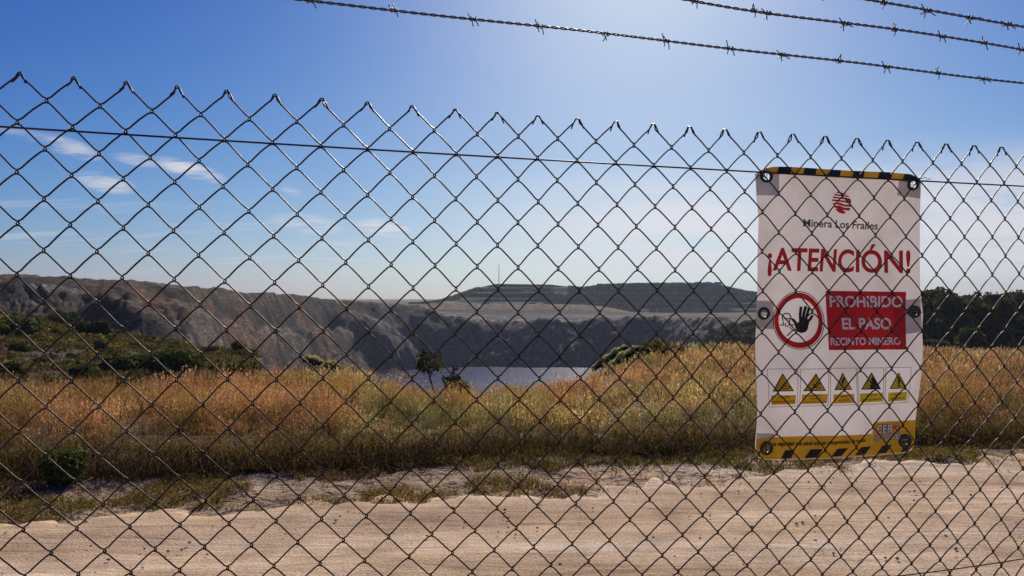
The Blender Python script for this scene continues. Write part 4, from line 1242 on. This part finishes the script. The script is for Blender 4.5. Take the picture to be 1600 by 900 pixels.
# hazard stripes along the top hem
def topy(x): return float(ip(TPx, x))
yel = Pr(L1)
xs = np.linspace(1186, 1434, 60)
def bandw(x): return 11.5 * float(ss(x, 1184, 1200)) * float(1 - ss(x, 1420, 1437) * .6)
pts = [(x, topy(x) + .4) for x in xs] + [(x, topy(x) + .6 + bandw(x)) for x in xs[::-1]]
for i in range(len(xs) - 1):
    a, b = xs[i], xs[i + 1]
    yel.poly([(a, topy(a) + .3), (b, topy(b) + .3), (b, topy(b) + .6 + bandw(b)), (a, topy(a) + .6 + bandw(a))])
tb = yel.build('hazard_stripe', P_ORA, sign)
for a, b in ((1214, 1233.5), (1254, 1274), (1295, 1314), (1334, 1350.5), (1372, 1391.5), (1409, 1432)):
    n_ = 5; nv = Pr(L2)
    for i in range(n_):
        u0, u1 = a + (b - a) * i / n_, a + (b - a) * (i + 1) / n_; sk = 3.2
        nv.poly([(u0, topy(u0) + .2), (u1, topy(u1) + .2), (u1 - sk, topy(u1 - sk) + .6 + bandw(u1 - sk)), (u0 - sk, topy(u0 - sk) + .6 + bandw(u0 - sk))])
    nv.build('black_bar', P_NAVY, tb)
# emblem: striped ball with a leaf
lg = Pr(L1)
cx, cy, rx_, ry_ = 1314, 316.5, 15.2, 16.8
for i, (y0, y1) in enumerate(((-15.6, -13.6), (-11.9, -9.6), (-7.8, -5.3), (-3.4, -.6))):
    top_ = []; bot = []
    for k in range(9):
        f_ = k / 8 * 2 - 1
        h0 = rx_ * math.sqrt(max(0, 1 - (y0 / ry_) ** 2)); h1 = rx_ * math.sqrt(max(0, 1 - (y1 / ry_) ** 2))
        if i > 1 : f0 = max(-1, f_ ); 
        top_.append((cx + f_ * h0, cy + y0 + 1.6 * f_)); bot.append((cx + f_ * h1, cy + y1 + 1.6 * f_))
    lg.poly(top_ + bot[::-1])
lg.poly([(1299.5, 317.5), (1310, 316.5), (1320, 320), (1329, 319), (1329, 323.5), (1318, 323), (1306, 319.2), (1300, 320)])
lg.poly([(1301, 322), (1310, 321), (1318, 324.5), (1328.5, 325), (1326, 329.5), (1314, 327.5), (1303, 325)])
lg.poly([(1320, 308), (1328.5, 313), (1329.5, 317.5), (1321, 318)])
lg.poly([(1303.5, 326.5), (1309, 326), (1315, 327.5), (1320, 331), (1320, 334), (1314, 334), (1308, 331.5)])
lg.build('emblem', P_REDT, sign)
text(Pr(L1), 'Minera Los Frailes', 1253, 1375, 354.5, 358.5, 12.0, bold=.018, space=1.0).build('company_lettering', P_GREY, sign)
text(Pr(L1), '¡ATENCIÓN!', 1200, 1424.5, 422.5, 427, 35.5, 35.5, bold=.022).build('headline', P_REDT, sign)
# stop-hand prohibition disc
disc = Pr(L1).ring(1250.6, 500.6, (36.9, 43.4), (30.2, 34.6)).build('prohibition_ring', P_RED, sign)
Pr(L2).ring(1250.6, 500.6, (39.1, 45.6), (38.0, 44.4)).build('outline', P_BLACK, disc)
q4 = lambda pts: [(1190 + x / 6.4, 440 + y / 6.4) for x, y in pts]
hd = Pr(L3)
hd.poly(q4([(372, 425), (395, 395), (400, 372), (440, 362), (478, 375), (492, 400), (480, 440), (470, 480), (448, 505), (405, 517), (372, 500), (355, 465), (352, 435)]))
for pts_, wd in (([(405, 385), (404, 330), (412, 262)], 27), ([(430, 378), (440, 320), (457, 258)], 29), ([(455, 382), (472, 330), (490, 272)], 27), ([(475, 405), (500, 375), (520, 345)], 25), ([(385, 450), (360, 415), (334, 382)], 27)):
    hd.stroke(q4(pts_), wd / 6.4)
    for e in (pts_[0], pts_[1], pts_[-1]): hd.disc(1190 + e[0] / 6.4, 440 + e[1] / 6.4, (wd / 12.8, wd / 12.8), 14)
hd.build('hand', P_BLACK, disc)
fg = Pr(L3)
arc = [(1190 + (270 + 42 * math.cos(a)) / 6.4, 440 + (362 + 44 * math.sin(a)) / 6.4) for a in np.linspace(PI * .78, PI * 2.28, 18)]
fg.stroke(arc, 1.7)
fg.stroke(q4([(205, 436), (245, 436), (238, 405)]), 1.6); fg.stroke(q4([(250, 372), (322, 372)]), 1.6); fg.stroke(q4([(322, 376), (338, 395), (352, 425)]), 1.6)
fg.stroke(q4([(288, 436), (372, 434)]), 1.6); fg.stroke(q4([(300, 400), (296, 432)]), 1.6); fg.stroke(q4([(262, 420), (262, 450), (285, 452)]), 1.4)
fg.stroke(q4([(272, 545), (322, 492), (352, 494)]), 1.6); fg.stroke(q4([(300, 455), (330, 488)]), 1.4)
fg.build('figure', P_BLACK, disc)
# red panel
rp = Pr(L1).poly([(1294, 454.2), (1418.5, 456), (1416, 546.2), (1294, 547)]); rpo = rp.build('red_panel', P_RED, sign)
for a_ in (('PROHIBIDO', 1299.5, 1413, 479.7, 480.3, 17.6), ('EL PASO', 1316.3, 1395, 514.7, 514.7, 17.8), ('RECINTO MINERO', 1297, 1408.5, 539.6, 538.8, 11.8)):
    text(Pr(L2), *a_, bold=.026).build('lettering', P_WHITE, rpo)
# five hazard panels
p5 = lambda pts: [(1180 + x / 5, 560 + y / 5) for x, y in pts]
panels = [([(100, 85), (330, 80), (326, 372), (103, 380)], [(213, 115), (298, 255), (130, 258)], [(118, 289), (312, 284), (310, 357), (118, 362)], ['ATENCIÓN', 'DESPRENDIMIENTOS'], P_ORA),
          ([(350, 83), (570, 80), (563, 368), (345, 373)], [(467, 115), (547, 253), (368, 255)], [(360, 281), (560, 276), (552, 350), (358, 357)], ['ATENCIÓN', 'CAÍDAS A', 'DISTINTO NIVEL'], P_ORA),
          ([(583, 78), (788, 75), (785, 358), (580, 367)], [(677, 108), (748, 243), (610, 247)], [(603, 281), (762, 275), (762, 345), (600, 352)], ['RIESGO', 'ELÉCTRICO'], P_ORA),
          ([(800, 76), (1003, 73), (988, 352), (795, 357)], [(905, 107), (973, 240), (815, 243)], [(805, 272), (988, 265), (982, 335), (800, 345)], ['ATENCIÓN', 'DESPRENDIMIENTO'], P_LIME),
          ([(1018, 72), (1210, 68), (1200, 345), (1003, 352)], [(1113, 107), (1180, 235), (1040, 237)], [(1032, 266), (1185, 260), (1182, 330), (1028, 337)], ['PELIGRO', 'INDETERMINADO'], P_LIME)]
for k, (bxp, tri, lab, words, ym) in enumerate(panels):
    pn = Pr(L1).stroke(p5(bxp), .75, True).build('hazard_panel', P_LINE, sign)
    tr_ = Pr(L2); tr_.poly(p5(tri)); 
    cxm = sum(p[0] for p in tri) / 3; cym = sum(p[1] for p in tri) / 3
    tr_.build('triangle_border', P_BLACK, pn)
    inn = [(cxm + (x - cxm) * .83, cym + (y - cym) * .83) for x, y in tri]
    Pr(L3).poly(p5(inn)).build('triangle', ym, pn)
    Pr(L2).poly(p5(lab)).build('label', ym, pn)
    ic = Pr(L4)
    if k == 0:
        ic.stroke(p5([(185, 245), (205, 225), (235, 190)]), 1.0); ic.stroke(p5([(200, 235), (245, 235), (270, 225)]), 1.2); ic.disc(1180 + 222 / 5, 560 + 198 / 5, (1.2, 1.2), 10); ic.stroke(p5([(215, 215), (245, 212), (262, 220)]), 1.2)
    elif k == 1:
        ic.stroke(p5([(430, 243), (455, 222), (480, 208)]), 2.0); ic.stroke(p5([(455, 222), (480, 232), (500, 225)]), 1.1); ic.stroke(p5([(465, 212), (450, 200), (440, 208)]), 1.0); ic.disc(1180 + 490 / 5, 560 + 196 / 5, (1.6, 1.6), 10); ic.stroke(p5([(420, 248), (445, 240)]), 1.0)
    elif k == 2:
        ic.poly(p5([(682, 145), (662, 182), (672, 182), (660, 212), (690, 176), (679, 176), (694, 150)])); ic.stroke(p5([(660, 212), (664, 200)]), 1.4)
    elif k == 3:
        ic.poly(p5([(908, 128), (962, 232), (872, 234), (892, 222), (880, 212), (898, 200), (884, 188), (902, 175), (892, 160), (905, 150)]))
        for (x, y) in ((868, 200), (858, 222), (872, 178)): ic.disc(1180 + x / 5, 560 + y / 5, (.9, .9), 8)
    else:
        ic.poly(p5([(1103, 145), (1122, 145), (1117, 200), (1108, 200)])); ic.disc(1180 + 1112.5 / 5, 560 + 214 / 5, (1.7, 1.7), 12)
    ic.build('pictogram', P_BLACK, pn)
    lt = Pr(L3)
    lp = p5(lab); hgt = ((lp[3][1] - lp[0][1]) + (lp[2][1] - lp[1][1])) / 2; nl = len(words)
    for i, wd in enumerate(words):
        f_ = (i + .82) / (nl + .15)
        b0 = lp[0][1] + f_ * hgt; b1 = lp[1][1] + f_ * hgt
        hw = (lp[1][0] - lp[0][0]) * min(.92, .058 * len(wd)) / 2; mx = (lp[0][0] + lp[1][0]) / 2
        text(lt, wd, mx - hw, mx + hw, b0 - .3, b1 - .3, hgt / (nl + .15) * .52, bold=.0)
    lt.build('label_lettering', P_BLACK, pn)
# orange footer with slogan, hazard bars and campaign lettering
ft = Pr(L1)
ft.poly([(1180.3, 685.5), (1215, 683), (1290, 680.5), (1363, 678), (1363.5, 659.5), (1434.5, 657.2), (1433.2, 690), (1431, 700), (1424, 705.3), (1414, 708.4), (1380, 711.4), (1300, 715.4), (1250, 717.4), (1200, 718.6), (1189, 715.6), (1181, 710.5)])
fo = ft.build('footer_band', P_ORA, sign)
for q_ in ([(205, 788), (240, 720), (315, 715), (285, 783)], [(385, 780), (430, 710), (522, 707), (478, 773)], [(588, 768), (635, 703), (718, 698), (668, 762)], [(778, 757), (825, 693), (908, 688), (858, 752)], [(960, 747), (1005, 685), (1085, 680), (1035, 742)], [(1150, 738), (1185, 690), (1235, 690), (1212, 728)]):
    Pr(L2).poly(p5(q_)).build('hazard_bar', P_BLACK, fo)
text(Pr(L2), 'La seguridad y la salud son un compromiso de todos', 1208, 1352, 697, 690.5, 6.6, bold=.03, sag=1.2).build('slogan_lettering', P_BLACK, fo)
Pr(L2).stroke([(1362.2, 678), (1361.4, 694)], 1.3).build('divider_line', P_WHITE, fo)
ck = Pr(L2); text(ck, 'CER', 1367.8, 1397.5, 677.8, 677.3, 14.6, bold=.085, space=1.12); ck.build('campaign_outline', P_GREY, fo)
ck = Pr(L3); text(ck, 'CER', 1368.8, 1396.5, 677.2, 676.7, 13.2, bold=.03, space=1.16); ck.build('campaign_lettering', P_WHITE, fo)
ck = Pr(L2); ck.disc(1403.5, 669.3, (6.2, 7.2), 24); bo = ck.build('campaign_ball', P_ORANGE, fo)
ck = Pr(L3); ck.stroke([(1398.6, 671), (1401, 674), (1404.5, 673.5), (1406, 670.5), (1404.3, 668), (1402, 669)], 1.3); ck.stroke([(1399.5, 665), (1403, 663.6), (1406.5, 665.5)], 1.0); ck.build('ball_swirl', P_WHITE, bo)
ck = Pr(L2); text(ck, 'ACCIDENTES', 1366.5, 1410.5, 688.8, 687.5, 9.6, bold=.06, space=1.05); ck.build('campaign_outline', P_GREY, fo)
ck = Pr(L3); text(ck, 'ACCIDENTES', 1367.3, 1409.7, 688.2, 686.9, 8.4, bold=.015, space=1.08); ck.build('campaign_lettering', P_WHITE, fo)

# ------------------------------------------------------------------ air
hz = bpy.data.materials.new('air'); hz.use_nodes = True
t = hz.node_tree; t.nodes.clear()
ho = t.nodes.new('ShaderNodeOutputMaterial')
pv = t.nodes.new('ShaderNodeVolumePrincipled')
pv.inputs['Color'].default_value = (.72, .82, 1.0, 1); pv.inputs['Density'].default_value = 0.00014; pv.inputs['Anisotropy'].default_value = 0.2
t.links.new(pv.outputs[0], ho.inputs['Volume'])
hv = np.array([[x, y, z] for z in (-62, 62) for y in (-520, 3400) for x in (-7200, 6800)], float)
hb = nmesh('haze', hv, [[0, 2, 3, 1], [4, 5, 7, 6], [0, 1, 5, 4], [2, 6, 7, 3], [0, 4, 6, 2], [1, 3, 7, 5]], mat=hz)
tag(hb, 'thin bluish haze between the fence and the far hill', 'haze', kind='stuff')
